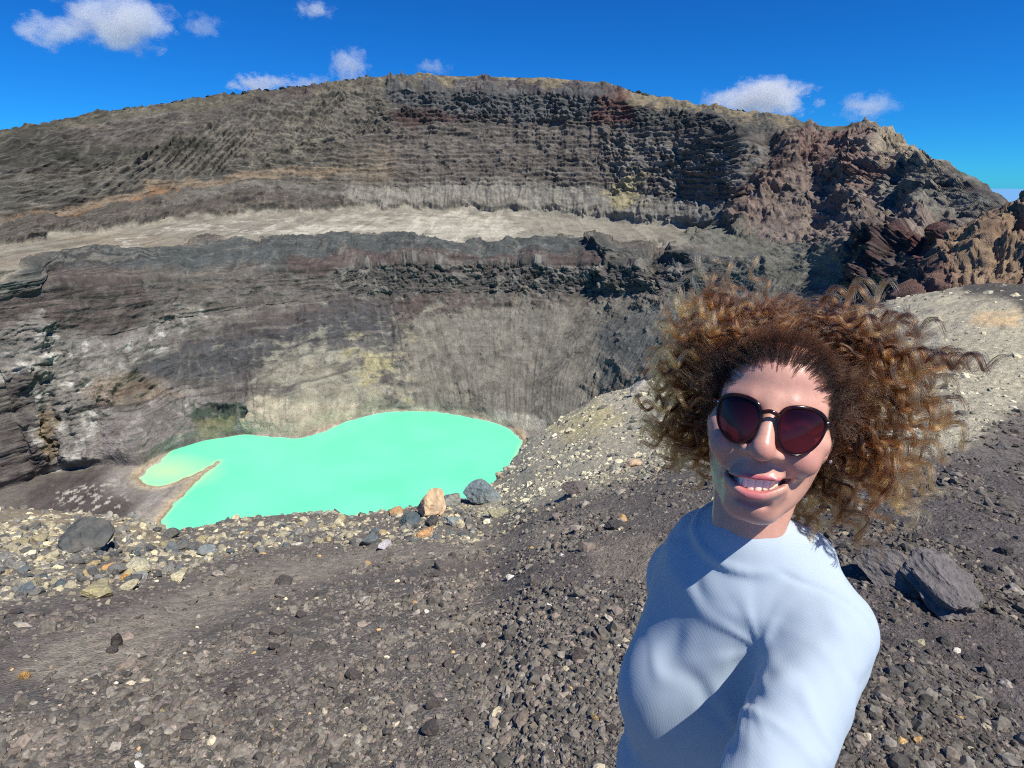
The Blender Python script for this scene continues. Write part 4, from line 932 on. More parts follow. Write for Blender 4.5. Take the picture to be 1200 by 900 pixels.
fd = Field((-0.10, -0.13, -0.20), (0.10, 0.12, 0.125), 0.0018)
fd.ball((0, 0.014, 0.028), (0.0700, 0.092, 0.080), 0.01)                    # skull
fd.ball((0, -0.030, 0.035), (0.062, 0.056, 0.052), 0.02)                    # forehead
fd.ball((0, -0.022, -0.030), (0.0605, 0.060, 0.074), 0.03)                  # face
fd.ball((0, -0.036, -0.072), (0.040, 0.046, 0.036), 0.025)                  # lower face
fd.ball((0, -0.070, -0.100), (0.0165, 0.016, 0.014), 0.018)                  # chin
for s in (-1, 1):
    fd.tube([(s*0.052, 0.004, -0.045), (s*0.0445, -0.006, -0.067), (s*0.017, -0.064, -0.101)], [0.014, 0.014, 0.013], 0.022)  # jaw
    fd.ball((s*0.051, -0.052, -0.020), (0.017, 0.022, 0.014), 0.02)         # cheekbone
    fd.ball((s*0.040, -0.0665, -0.039), (0.021, 0.019, 0.019), 0.013)        # cheek lifted by the smile
fd.tube([(-0.044, -0.064, 0.013), (-0.02, -0.079, 0.013), (0.02, -0.079, 0.013), (0.044, -0.064, 0.013)], 0.010, 0.016)  # brow
for s in (-1, 1):
    fd.ball((s*0.033, -0.093, -0.005), (0.017, 0.016, 0.012), 0.014, 'cut')  # eye socket
    fd.ball((s*0.032, -0.066, -0.005), 0.0128, 0.005)                        # closed-down lids over the eye
    fd.tube([(s*0.020, -0.0785, -0.006), (s*0.032, -0.080, -0.009), (s*0.043, -0.073, -0.007)], 0.0012, 0.002, 'cut')
fd.tube([(0, -0.080, 0.016), (0, -0.093, -0.006), (0, -0.1030, -0.028)], [0.0085, 0.0090, 0.0108], 0.011)     # nose
fd.ball((0, -0.1050, -0.0355), (0.0122, 0.0104, 0.0098), 0.009)
for s in (-1, 1):
    fd.ball((s*0.0172, -0.0920, -0.0385), (0.0078, 0.0105, 0.0078), 0.009)
    fd.ball((s*0.0075, -0.1010, -0.0455), (0.0032, 0.0050, 0.0030), 0.003, 'cut')
fd.ball((0, -0.0795, -0.070), (0.034, 0.012, 0.021), 0.018)                  # muzzle
MU = [(-0.0345, -0.0745, -0.0592), (-0.022, -0.0880, -0.0604), (-0.008, -0.0920, -0.0598), (0, -0.0924, -0.0604), (0.008, -0.0920, -0.0598), (0.022, -0.0880, -0.0604), (0.0345, -0.0745, -0.0592)]
ML = [(-0.0340, -0.0745, -0.0605), (-0.023, -0.0870, -0.0718), (-0.010, -0.0935, -0.0785), (0, -0.0945, -0.0796), (0.010, -0.0935, -0.0785), (0.023, -0.0870, -0.0718), (0.0340, -0.0745, -0.0605)]
MUs, MLs = spline(MU, 17)*np.array([1.08, 1, 1])+np.array([0.001, 0, -0.0045]), spline(ML, 17)*np.array([1.08, 1, 1])+np.array([0.001, 0, -0.0040])
SMILE = 0.12                                    # the smile is pulled up on her left
MUs[:, 2] += SMILE*MUs[:, 0]; MLs[:, 2] += SMILE*MLs[:, 0]
fd.tube(list(MUs), [0.0014+0.0010*math.sin(math.pi*i/16) for i in range(17)], 0.005)
fd.tube(list(MLs), [0.0024+0.0034*math.sin(math.pi*i/16) for i in range(17)], 0.005)
# the open mouth between the lips
def mouth_fn(P):
    x = np.clip(P[..., 0]-0.001, -0.0355, 0.0355); w_ = np.clip(1-(x/0.0350)**2, 0, 1); x = x+0.001
    zu = np.interp(x, MUs[:, 0], MUs[:, 2]) - 0.0022*w_**0.5; zl = np.interp(x, MLs[:, 0], MLs[:, 2]) + 0.0050*w_**0.5
    return np.maximum(np.maximum(P[..., 2]-zu, zl-P[..., 2]), np.maximum(np.abs(P[..., 0]-0.001)-0.0345, P[..., 1]+0.066))
fd.put(mouth_fn, (-0.036, -0.115, -0.090), (0.036, -0.058, -0.052), 0.0012, 'cut')
for s in (-1, 1):
    fd.tube([(s*0.0175, -0.0945, -0.045), (s*0.030, -0.0850, -0.056), (s*0.0420, -0.0720, -0.072)], [0.0030, 0.0036, 0.0022], 0.010, 'cut')   # smile line
    fd.tube([(s*0.014, -0.086, -0.0905), (0, -0.090, -0.0915)], 0.002, 0.008, 'cut')                                         # under the lip
# neck
fd.tube([(0, 0.020, -0.055), (0, 0.034, -0.20)], [0.041, 0.047], 0.018)
for s in (-1, 1):
    fd.tube([(s*0.050, 0.022, -0.055), (s*0.022, 0.000, -0.20)], [0.009, 0.008], 0.015)
    # ear
    er = np.array([[math.cos(s*0.35), math.sin(s*0.35)*-1, 0], [math.sin(s*0.35), math.cos(s*0.35), 0], [0, 0, 1]])
    fd.ball((s*0.0690, 0.012, -0.010), (0.0065, 0.016, 0.029), 0.004, rot=er)
    fd.ball((s*0.0745, 0.008, -0.008), (0.0045, 0.009, 0.017), 0.003, 'cut', rot=er)
    fd.ball((s*0.0675, 0.000, -0.034), (0.0050, 0.008, 0.009), 0.004)
Vh, Fh = fd.mesh(1)
# lip, cheek and scalp colours
skin = np.array([0.66, 0.350, 0.255]); lipc = np.array([0.56, 0.125, 0.150]); scalpc = np.array([0.035, 0.020, 0.013])
sk = np.tile(skin, (len(Vh), 1))
def mixc(m, c, k):
    m = (np.clip(m, 0, 1)*k)[:, None]; sk[:] = sk*(1-m)+np.array(c)*m
blot = fbm(Vh[:, 0]*60, Vh[:, 1]*60, Vh[:, 2]*60, octv=5, gain=0.65)
sk *= 1+0.22*blot[:, None]*np.array([0.6, 1.0, 1.0])
for s in (-1, 1): mixc(1-sstep(0.010, 0.032, np.linalg.norm(Vh-np.array((s*0.040, -0.072, -0.036)), axis=1)), (0.60, 0.24, 0.185), 0.6)
mixc(1-sstep(0.006, 0.022, np.linalg.norm(Vh-np.array((0, -0.108, -0.036)), axis=1)), (0.60, 0.24, 0.185), 0.6)
mixc(1-sstep(0.008, 0.028, np.linalg.norm(Vh-np.array((0, -0.080, -0.102)), axis=1)), (0.60, 0.25, 0.19), 0.5)
inlip = np.minimum(seg_dist(Vh, list(MUs)) - 0.0030*np.clip(1-(np.abs(Vh[:, 0])/0.034)**2, 0, 1), seg_dist(Vh, list(MLs)) - 0.0052*np.clip(1-(np.abs(Vh[:, 0])/0.034)**2, 0, 1))
mixc(1-sstep(-0.0002, 0.0016, inlip), lipc, 0.95)
inside_mouth = (Vh[:, 1] > -0.0895+18*Vh[:, 0]**2) & (np.abs(Vh[:, 0]) < 0.03) & (Vh[:, 2]-SMILE*Vh[:, 0] < -0.062) & (Vh[:, 2]-SMILE*Vh[:, 0] > -0.083) & (Vh[:, 1] < -0.055)
mixc(inside_mouth.astype(float), (0.12, 0.03, 0.03), 0.9)
freck = sstep(0.25, 0.5, perlin(Vh[:, 0]*420, Vh[:, 1]*420, Vh[:, 2]*420))*(np.abs(Vh[:, 2]+0.01) < 0.06)
mixc(freck, (0.42, 0.20, 0.12), 0.22)
# eyebrows
for s in (-1, 1):
    eb = seg_dist(Vh, [(s*0.016, -0.086, 0.0115), (s*0.034, -0.079, 0.0175), (s*0.052, -0.060, 0.012)])
    mixc(1-sstep(0.002, 0.0045, eb), (0.07, 0.04, 0.025), 0.85)
def hairline_y(z):
    return np.interp(z, [-0.10, -0.05, -0.035, -0.015, 0.0, 0.015, 0.030, 0.042, 0.050, 0.056, 0.065], [0.035, 0.030, 0.012, -0.026, -0.042, -0.050, -0.057, -0.064, -0.073, -0.085, -0.12])
hm = sstep(-0.003, 0.012, Vh[:, 1]-hairline_y(Vh[:, 2])+0.006*blot)*(Vh[:, 2] > -0.085)*(np.sqrt((Vh[:, 0]/0.0735)**2+((Vh[:, 1]-0.014)/0.092)**2+((Vh[:, 2]-0.03)/0.08)**2) < 1.06)
earm = np.abs(Vh[:, 0]) > 0.069
mixc(hm*(1-earm*(np.abs(Vh[:, 2]+0.01) < 0.035)*(np.abs(Vh[:, 1]-0.010) < 0.022)), scalpc, 0.97)

m_skin, nt, b = new_mat("skin"); Lk = nt.links.new
vc = N(nt, "ShaderNodeVertexColor", layer_name="Col"); Lk(vc.outputs['Color'], b.inputs['Base Color'])
g = N(nt, "ShaderNodeTexCoord"); n1 = N(nt, "ShaderNodeTexNoise", Scale=520.0, Detail=3.0); Lk(g.outputs['Object'], n1.inputs['Vector'])
vor = N(nt, "ShaderNodeTexVoronoi", Scale=900.0); Lk(g.outputs['Object'], vor.inputs['Vector'])
ad = N(nt, "ShaderNodeMath", operation='ADD'); Lk(n1.outputs['Fac'], ad.inputs[0]); Lk(vor.outputs['Distance'], ad.inputs[1])
bp = N(nt, "ShaderNodeBump", Strength=0.10, Distance=0.0005); Lk(ad.outputs[0], bp.inputs['Height']); Lk(bp.outputs[0], b.inputs['Normal'])
b.inputs['Roughness'].default_value = 0.36; b.inputs['Specular IOR Level'].default_value = 0.48
b.inputs['Subsurface Weight'].default_value = 0.18; b.inputs['Subsurface Radius'].default_value = (1.0, 0.35, 0.2); b.inputs['Subsurface Scale'].default_value = 0.006

# ---- where the body is (world frame)
NECK = hw((0, 0.030, -0.146))
BODY_YAW = H(31)                                    # the chest faces this far to the picture's left of straight back at the camera
fa = np.array([-math.sin(BODY_YAW), -math.cos(BODY_YAW), 0.0]); sa = np.array([math.cos(BODY_YAW), -math.sin(BODY_YAW), 0.0])
def bw(s, f, z): return NECK + sa*s + fa*f + np.array([0, 0, z])
SHL = at_depth(974, 737, 0.655); SHR = bw(-0.082, -0.075, -0.165)
ELB = np.array([0.165, 0.300, CZ-0.60]); WRI = np.array([0.05, -0.02, CZ-0.17])

def build_shirt(h):
    f = Field(np.minimum(bw(0, 0, 0)-0.42, (-0.05, -0.10, CZ-1.05)), np.maximum(bw(0, 0, 0.06)+np.array([0.36, 0.36, 0.02]), (0.4, 0.4, CZ-0.3)), h)
    rot = np.stack([sa, fa, np.array([0, 0, 1.0])], 1)
    f.ball(bw(0.004, 0.015, -0.23), (0.124, 0.098, 0.22), 0.03, rot=rot)      # rib cage
    f.ball(bw(0, 0.045, -0.42), (0.122, 0.096, 0.16), 0.06, rot=rot)      # waist
    f.ball(bw(0, 0.060, -0.58), (0.158, 0.112, 0.13), 0.06, rot=rot)      # hem over the hips
    f.tube([bw(-0.076, -0.060, -0.140), bw(-0.045, -0.030, -0.062), bw(0.06, -0.015, -0.040), SHL*0.8+bw(0, 0, -0.06)*0.2], [0.048, 0.050, 0.048, 0.046], 0.05)   # shoulders
    f.tube([bw(0, 0.0, -0.06), bw(0, 0.002, -0.026)], [0.080, 0.056], 0.03)  # up to the neck
    for s in (-1, 1): f.ball(bw(s*0.060, 0.088, -0.235), (0.056, 0.042, 0.064), 0.06, rot=rot)      # bust
    f.tube([SHL, SHL*0.5+ELB*0.5, ELB], [0.047, 0.044, 0.040], 0.030)       # her left arm, reaching to the camera
    f.tube([ELB, ELB*0.5+WRI*0.5, WRI], [0.043, 0.040, 0.033], 0.02)
    EL2 = bw(-0.100, -0.17, -0.40); f.tube([SHR, SHR*0.5+EL2*0.5, EL2], [0.054, 0.050, 0.043], 0.03)  # her right arm, hanging
    WR2 = bw(-0.105, -0.14, -0.62); f.tube([EL2, WR2], [0.043, 0.033], 0.02)
    th = np.linspace(0, 2*np.pi, 25)                                        # ribbed collar
    f.tube([bw(0.0595*math.cos(t), 0.004+0.0585*math.sin(t), -0.008-0.014*math.sin(t)) for t in th], 0.0058, 0.003)
    V, F = f.mesh(2)
    return V, F, EL2, WR2
Vs, Fs, ELR, WRR = build_shirt(0.004)
ns = vnormals(Vs, Fs)
# folds: round the armpit, across the upper arm and over the chest
ctr = SHL
rel = Vs-SHL; arm = ELB-SHL; L_arm = np.linalg.norm(arm); au = arm/L_arm; ta = rel@au; rad_v = rel-ta[:, None]*au; rad_d = np.linalg.norm(rad_v, axis=1)
on_arm = sstep(0.075, 0.052, rad_d)*sstep(0.0, 0.05, ta)*sstep(L_arm+0.08, L_arm, ta)
ang = np.arctan2(rad_v@sa, rad_v@np.cross(au, sa))
wob = fbm(Vs[:, 0]*9, Vs[:, 1]*9, Vs[:, 2]*9, octv=2)
ph = ta*120 + 1.5*np.cos(ang+0.6) + 6*wob
disp = on_arm*0.0036*np.maximum(0, np.sin(ph))**1.5*sstep(-0.5, 0.6, fbm(Vs[:, 0]*14+4, Vs[:, 1]*14, Vs[:, 2]*14))
PIT = SHL + au*0.05 - sa*0.055 + fa*0.03
rp = Vs-PIT; dp_ = np.linalg.norm(rp, axis=1)
fan = np.arctan2(rp[:, 2], -(rp@sa))
disp += 0.0030*np.exp(-(dp_/0.085)**2)*sstep(0.01, 0.03, dp_)*np.maximum(0, np.sin(fan*8 + 3*wob))**1.3*sstep(0.0, 0.04, dp_)
disp += 0.0022*np.sin(rp@sa*55 + (Vs[:, 2]-NECK[2])*70 + 9*wob)*sstep(0.25, 0.1, dp_)*sstep(0, 0.5, wob+0.2)
disp += 0.0016*fbm(Vs[:, 0]*16, Vs[:, 1]*16, Vs[:, 2]*7+3, octv=3)
wst = sstep(-0.30, -0.42, Vs[:, 2]-NECK[2])*(1-on_arm)
disp += wst*0.003*np.sin((Vs[:, 2])*95 + 16*wob + (rel@sa)*30)
# seam round the armhole
sm_d = np.abs(ta-0.012 + 0.02*np.cos(ang)); disp -= 0.0022*np.exp(-(sm_d/0.0025)**2)*sstep(0.10, 0.075, rad_d)
Vs = Vs + ns*disp[:, None]
for _ in range(2):
    S_ = np.zeros_like(Vs); C_ = np.zeros(len(Vs))
    for a_, b_ in ((0,1), (1,2), (2,3), (3,0)):
        np.add.at(S_, Fs[:, a_], Vs[Fs[:, b_]]); np.add.at(S_, Fs[:, b_], Vs[Fs[:, a_]]); np.add.at(C_, Fs[:, a_], 1); np.add.at(C_, Fs[:, b_], 1)
    Vs = Vs*0.6 + 0.4*S_/C_[:, None]
m_shirt, nt, b = new_mat("shirt_fabric"); Lk = nt.links.new
g = N(nt, "ShaderNodeTexCoord"); mp = N(nt, "ShaderNodeMapping"); Lk(g.outputs['Object'], mp.inputs['Vector']); mp.inputs['Rotation'].default_value = (0, 0, -BODY_YAW)
vor = N(nt, "ShaderNodeTexVoronoi", Scale=520.0); vor.inputs['Randomness'].default_value = 0.15; Lk(mp.outputs[0], vor.inputs['Vector'])
n2 = N(nt, "ShaderNodeTexNoise", Scale=25.0, Detail=4.0); Lk(g.outputs['Object'], n2.inputs['Vector'])
rm = N(nt, "ShaderNodeMapRange"); Lk(n2.outputs['Fac'], rm.inputs['Value']); rm.inputs['To Min'].default_value = 0.92; rm.inputs['To Max'].default_value = 1.06
sc = N(nt, "ShaderNodeVectorMath", operation='SCALE'); sc.inputs[0].default_value = (0.425, 0.505, 0.565); Lk(rm.outputs[0], sc.inputs['Scale'])
Lk(sc.outputs[0], b.inputs['Base Color'])
bp = N(nt, "ShaderNodeBump", Strength=0.35, Distance=0.0004); Lk(vor.outputs['Distance'], bp.inputs['Height']); Lk(bp.outputs[0], b.inputs['Normal'])
b.inputs['Roughness'].default_value = 0.8; b.inputs['Specular IOR Level'].default_value = 0.2; b.inputs['Sheen Weight'].default_value = 0.15
shirt = mesh_from("shirt", Vs, Fs, m_shirt, parent=person)

# ---- hands, added to the same body mesh
def hand(wrist, fwd, palm_n, side, mirror=1):
    """wrist point, direction of the fingers, palm normal; fingers curl toward the palm side"""
    fwd = fwd/np.linalg.norm(fwd); pn = palm_n - fwd*(palm_n@fwd); pn /= np.linalg.norm(pn); sd_ = np.cross(fwd, pn)*mirror
    q = lambda a, b_, c: wrist + fwd*a + sd_*b_ + pn*c
    lo = wrist-0.22; hi = wrist+0.22
    f = Field(lo, hi, 0.0032)
    f.tube([q(-0.06, 0, 0), q(0.0, 0, 0), q(0.02, 0, 0)], [0.029, 0.025, 0.026], 0.01)
    for b_ in (-0.026, -0.009, 0.009, 0.026): f.tube([q(0.012, b_*0.6, 0), q(0.085, b_, 0)], [0.014, 0.0115], 0.014)
    for b_, ln in ((-0.030, 0.066), (-0.010, 0.078), (0.010, 0.074), (0.029, 0.060)):
        a0 = q(0.085, b_, 0); c1 = 0.5; c2 = 1.1; c3 = 1.6
        p1 = a0 + ln*0.45*(fwd*math.cos(c1)+pn*math.sin(c1)); p2 = p1 + ln*0.32*(fwd*math.cos(c2)+pn*math.sin(c2)); p3 = p2 + ln*0.25*(fwd*math.cos(c3)+pn*math.sin(c3))
        f.tube([a0, p1, p2, p3], [0.0098, 0.0090, 0.0082, 0.0070], 0.004)
    t0 = q(0.020, -0.024, 0.004); t1 = q(0.050, -0.050, 0.018); t2 = q(0.075, -0.056, 0.034); t3 = q(0.092, -0.052, 0.046)
    f.tube([t0, t1, t2, t3], [0.014, 0.0115, 0.0098, 0.0080], 0.006)
    return f.mesh(1)
body = mesh_from("body", hw(Vh), Fh, m_skin, sk, person)
for (w0, fw, pn, mi) in ((WRI, np.array([-0.05, -0.05, 0.12]), np.array([0.3, -0.9, 0.0]), 1), (WRR, np.array([0.02, -0.02, -0.12]), sa*1.0, 1)):
    v, f = hand(w0, fw, pn, mi); mesh_from("hand", v, f, m_skin, np.tile(skin, (len(v), 1)), person)

# ---- trousers and shoes
def build_legs():
    hip = bw(0, 0.060, -0.62); gz0 = -0.02
    f = Field(hip-np.array([0.32, 0.32, hip[2]+0.02]), hip+np.array([0.32, 0.32, 0.14]), 0.009)
    rot = np.stack([sa, fa, np.array([0, 0, 1.0])], 1)
    f.ball(hip, (0.188, 0.135, 0.13), 0.03, rot=rot)
    for s in (-1, 1):
        k = hip + sa*s*0.10 + fa*0.03 + np.array([0, 0, -(hip[2]-0.50)]); an = hip + sa*s*0.11 - fa*0.01; an[2] = 0.10
        f.tube([hip+sa*s*0.088+np.array([0, 0, -0.05]), k, an], [0.092, 0.062, 0.045], 0.03)
    return f.mesh(2), hip
(Vt, Ft), hip = build_legs()
m_tr, nt, b = new_mat("trouser_cloth"); b.inputs['Base Color'].default_value = (0.012, 0.014, 0.022, 1); b.inputs['Roughness'].default_value = 0.85
mesh_from("trousers", Vt, Ft, m_tr, parent=person)
m_shoe, nt, b = new_mat("shoe_leather"); b.inputs['Base Color'].default_value = (0.05, 0.045, 0.04, 1); b.inputs['Roughness'].default_value = 0.7
for s in (-1, 1):
    a = hip + sa*s*0.11 - fa*0.01; a[2] = ground_z(np.array([a[0]]), np.array([a[1]]))[0]
    f = Field(a-0.24, a+0.24, 0.006)
    f.tube([a+np.array([0, 0, 0.13]), a+np.array([0, 0, 0.055])], [0.042, 0.045], 0.01)
    f.tube([a-fa*0.045+np.array([0, 0, 0.042]), a+fa*0.06+np.array([0, 0, 0.045]), a+fa*0.17+np.array([0, 0, 0.036])], [0.040, 0.044, 0.036], 0.02)
    v, q = f.mesh(1); mesh_from("shoe", v, q, m_shoe, parent=person)

# ---- teeth
m_teeth, nt, b = new_mat("tooth_enamel"); b.inputs['Base Color'].default_value = (0.95, 0.84, 0.64, 1); b.inputs['Roughness'].default_value = 0.25
ft = Field((-0.036, -0.105, -0.090), (0.036, -0.050, -0.052), 0.0009)
tooth_w = np.cumsum([0, 0.0082, 0.0064, 0.0068, 0.0062, 0.0060])
def teeth_fn(P):
    P = np.stack([P[..., 0], P[..., 1], P[..., 2]-SMILE*P[..., 0]], -1)
    ax_ = np.abs(P[..., 0]); i = np.clip(np.searchsorted(tooth_w, ax_)-1, 0, 4); mid = (tooth_w[i]+tooth_w[i+1])/2; hw_ = (tooth_w[i+1]-tooth_w[i])/2
    e = np.clip(np.abs(ax_-mid)/hw_, 0, 1)
    yf = -0.0895 + 15*ax_*ax_ + 110*np.maximum(ax_-0.015, 0)**2 + 0.0022*e**6; zb = -0.0796 + 0.0016*np.clip(ax_/0.022, 0, 1)**2*2 + 0.0011*e**4 + np.array([0.0, 0.0006, -0.0002, 0.0006, 0.0012])[i]
    return np.maximum(np.maximum(np.abs(P[..., 1]-yf-0.003)-0.003, zb-P[..., 2]), np.maximum(P[..., 2]+0.060, ax_-0.0300))
ft.put(teeth_fn, (-0.0345, -0.095, -0.089), (0.0345, -0.052, -0.053), 0.0004)
Vt2, Ft2 = ft.mesh(1)
mesh_from("teeth", hw(Vt2), Ft2, m_teeth, parent=person)

# ---- sunglasses
glasses = bpy.data.objects.new("sunglasses", None); COL.objects.link(glasses); glasses.parent = person
m_frame, nt, b = new_mat("tortoise_frame"); Lk = nt.links.new
n1 = N(nt, "ShaderNodeTexNoise", Scale=60.0, Detail=3.0); rp_ = N(nt, "ShaderNodeValToRGB"); g = N(nt, "ShaderNodeTexCoord"); Lk(g.outputs['Object'], n1.inputs['Vector']); Lk(n1.outputs['Fac'], rp_.inputs[0])
rp_.color_ramp.elements[0].color = (0.014, 0.003, 0.003, 1); rp_.color_ramp.elements[0].position = 0.5; rp_.color_ramp.elements[1].color = (0.07, 0.016, 0.006, 1); rp_.color_ramp.elements[1].position = 0.72
Lk(rp_.outputs[0], b.inputs['Base Color']); b.inputs['Roughness'].default_value = 0.18
m_lens, nt, b = new_mat("tinted_lens"); Lk = nt.links.new
vc = N(nt, "ShaderNodeVertexColor", layer_name="Col"); tr = N(nt, "ShaderNodeBsdfTransparent"); tr.inputs['Color'].default_value = (0.52, 0.20, 0.22, 1)
Lk(vc.outputs['Color'], b.inputs['Base Color']); b.inputs['Roughness'].default_value = 0.06; b.inputs['Specular IOR Level'].default_value = 0.40
mxs = N(nt, "ShaderNodeMixShader"); mxs.inputs[0].default_value = 0.62; Lk(tr.outputs[0], mxs.inputs[1]); Lk(b.outputs[0], mxs.inputs[2])
Lk(mxs.outputs[0], nt.nodes['Material Output'].inputs['Surface'])
m_metal, nt, b = new_mat("silver_stud"); b.inputs['Base Color'].default_value = (0.8, 0.8, 0.78, 1); b.inputs['Metallic'].default_value = 1.0; b.inputs['Roughness'].default_value = 0.2
def gl_pt(u, v, s):
    """a point on the front of the glasses: u outwards from the nose, v up"""
    x = u; return np.stack([s*x, -0.1015 + 6.5*x*x + 0.10*np.abs(v)*0 - 0.06*(v-0.0)*0.6, v], -1)
OUTL = [(0.0105, 0.0105), (0.017, 0.0185), (0.030, 0.0225), (0.046, 0.0225), (0.0585, 0.0175), (0.0635, 0.0085), (0.0615, -0.006), (0.0540, -0.0185), (0.0420, -0.0265), (0.0310, -0.0275), (0.0205, -0.0230), (0.0125, -0.0120), (0.0095, 0.0)]
OUTL = [(0.0085+(u-0.0095)*0.90, v*0.98) for u, v in OUTL]
ol = spline(OUTL+OUTL[:1], 53)[:-1]; oc = ol.mean(0)
GOFF = np.array([0, -0.001, -0.0055])
for s in (-1, 1):
    ring_ = gl_pt(ol[:, 0], ol[:, 1], s)+GOFF
    th_ = 0.0013 + 0.0009*sstep(-0.004, 0.014, ol[:, 1])
    v, q = tube_mesh(hw(ring_), th_, 8, True, up=gdir); mesh_from("rim", v, q, m_frame, parent=glasses)
    # a thin curved lens with its own thickness
    rings = []; nL = len(ol)
    for k, sgn in ((-0.0007, 1), (0.0007, -1)):
        for t in np.linspace(0.02, 0.995, 8):
            p = oc+(ol-oc)*t; pp = gl_pt(p[:, 0], p[:, 1], s)+GOFF; pp[:, 1] += k - 0.002*(1-t*t); rings.append(pp)
    rv = np.array(rings); V_ = rv.reshape(-1, 3); i = np.arange(len(V_)).reshape(16, nL); fs = []
    for a0 in list(range(7)): fs.append(np.stack([i[a0], np.roll(i[a0], -1), np.roll(i[a0+1], -1), i[a0+1]], 1))
    for a0 in range(8, 15): fs.append(np.stack([i[a0+1], np.roll(i[a0+1], -1), np.roll(i[a0], -1), i[a0]], 1))
    fs.append(np.stack([i[7], np.roll(i[7], -1), np.roll(i[15], -1), i[15]], 1))
    c1 = np.stack([np.full(nL-2, i[0, 0]), i[0, 2:], i[0, 1:-1]], 1); c2 = np.stack([np.full(nL-2, i[8, 0]), i[8, 1:-1], i[8, 2:]], 1)
    tt = sstep(0.018, -0.026, V_[:, 2])[:, None]
    lc = np.array([0.007, 0.003, 0.006])*(1-tt) + np.array([0.11, 0.016, 0.026])*tt
    mesh_from("lens", hw(V_), [np.concatenate(fs), c1, c2], m_lens, lc, glasses)
    # temple bar
    e0 = gl_pt(np.array([0.0575]), np.array([0.0110]), s)[0]+GOFF
    tp = spline([e0, e0+np.array([s*0.0055, 0.006, 0]), (s*0.0680, -0.04, 0.008), (s*0.0715, 0.006, 0.007), (s*0.071, 0.030, -0.012)], 20)
    v, q = tube_mesh(hw(tp), np.linspace(0.0021, 0.0016, 20), 8); tmp = mesh_from("temple_arm", v, q, m_frame, parent=glasses)
    u = np.linspace(0, 2*np.pi, 10, endpoint=False); f = Field(e0-0.006, e0+0.006, 0.0006); f.ball(e0+np.array([0, -0.0016, 0.0004]), (0.0022, 0.0012, 0.0012), 0.0002); v, q = f.mesh(1)
    mesh_from("hinge_stud", hw(v), q, m_metal, parent=glasses)
br = spline([gl_pt(np.array([0.0095]), np.array([0.0095]), -1)[0]+GOFF, np.array((0, -0.1035, 0.0125))+GOFF, gl_pt(np.array([0.0095]), np.array([0.0095]), 1)[0]+GOFF], 14)
v, q = tube_mesh(hw(br), 0.0023, 8, up=gdir); mesh_from("bridge", v, q, m_frame, parent=glasses)
# small earring
f = Field(np.array((0.066, -0.02, -0.055)), np.array((0.09, 0.012, -0.03)), 0.0006); f.ball((0.0765, -0.003, -0.0395), 0.0021, 0.0002); v, q = f.mesh(1)
mesh_from("earring", hw(v), q, m_metal, parent=person)
# ---- hair: locks of curls grown from the scalp and thrown about by the wind
HR = np.random.default_rng(77)
def scalp_points(n, fray=0.0):
    out = []
    while len(out) < n:
        d = HR.normal(size=(n*3, 3)); d /= np.linalg.norm(d, axis=1, keepdims=True)
        p = np.array((0, 0.014, 0.028)) + d*np.array((0.0705, 0.0925, 0.0805))
        p = p + (p-np.array((0, 0.014, 0.028)))*(0.07*sstep(-0.02, -0.06, p[:, 1])*sstep(0.09, 0.04, p[:, 2]))[:, None]
        ok = (p[:, 1] > hairline_y(p[:, 2]) - fray*HR.random(len(p))**2.5) & (p[:, 2] > -0.055)
        out += [(a, b_) for a, b_ in zip(p[ok], d[ok])]
    out = out[:n]; return np.array([o[0] for o in out]), np.array([o[1] for o in out])
NPT = 56
def head_sd(P):
    q = np.clip((P-fd.lo)/fd.h, 0, np.array(fd.n)-1.001); i = q.astype(int); f = q-i; o = 0
    for a in (0, 1):
        for b_ in (0, 1):
            for c_2 in (0, 1):
                w = (f[:, 0] if a else 1-f[:, 0])*(f[:, 1] if b_ else 1-f[:, 1])*(f[:, 2] if c_2 else 1-f[:, 2]); o = o + w*fd.D[i[:, 0]+a, i[:, 1]+b_, i[:, 2]+c_2]
    return o
def push_out(P, off):
    """move points that lie under the skin back onto it"""
    P = P.copy()
    for _ in range(3):
        d = head_sd(P); m = (d < off) & (np.abs(P[:, 0]) < 0.098) & (P[:, 1] > -0.125) & (P[:, 1] < 0.115) & (P[:, 2] > -0.10) & (P[:, 2] < 0.12)
        if not m.any(): break
        Q = P[m]; e = 0.002; g = np.stack([head_sd(Q+np.array(v)*e)-head_sd(Q-np.array(v)*e) for v in ((1,0,0), (0,1,0), (0,0,1))], 1)
        g /= np.linalg.norm(g, axis=1, keepdims=True)+1e-9; P[m] = Q + g*(off[m]-d[m])[:, None]
    return P
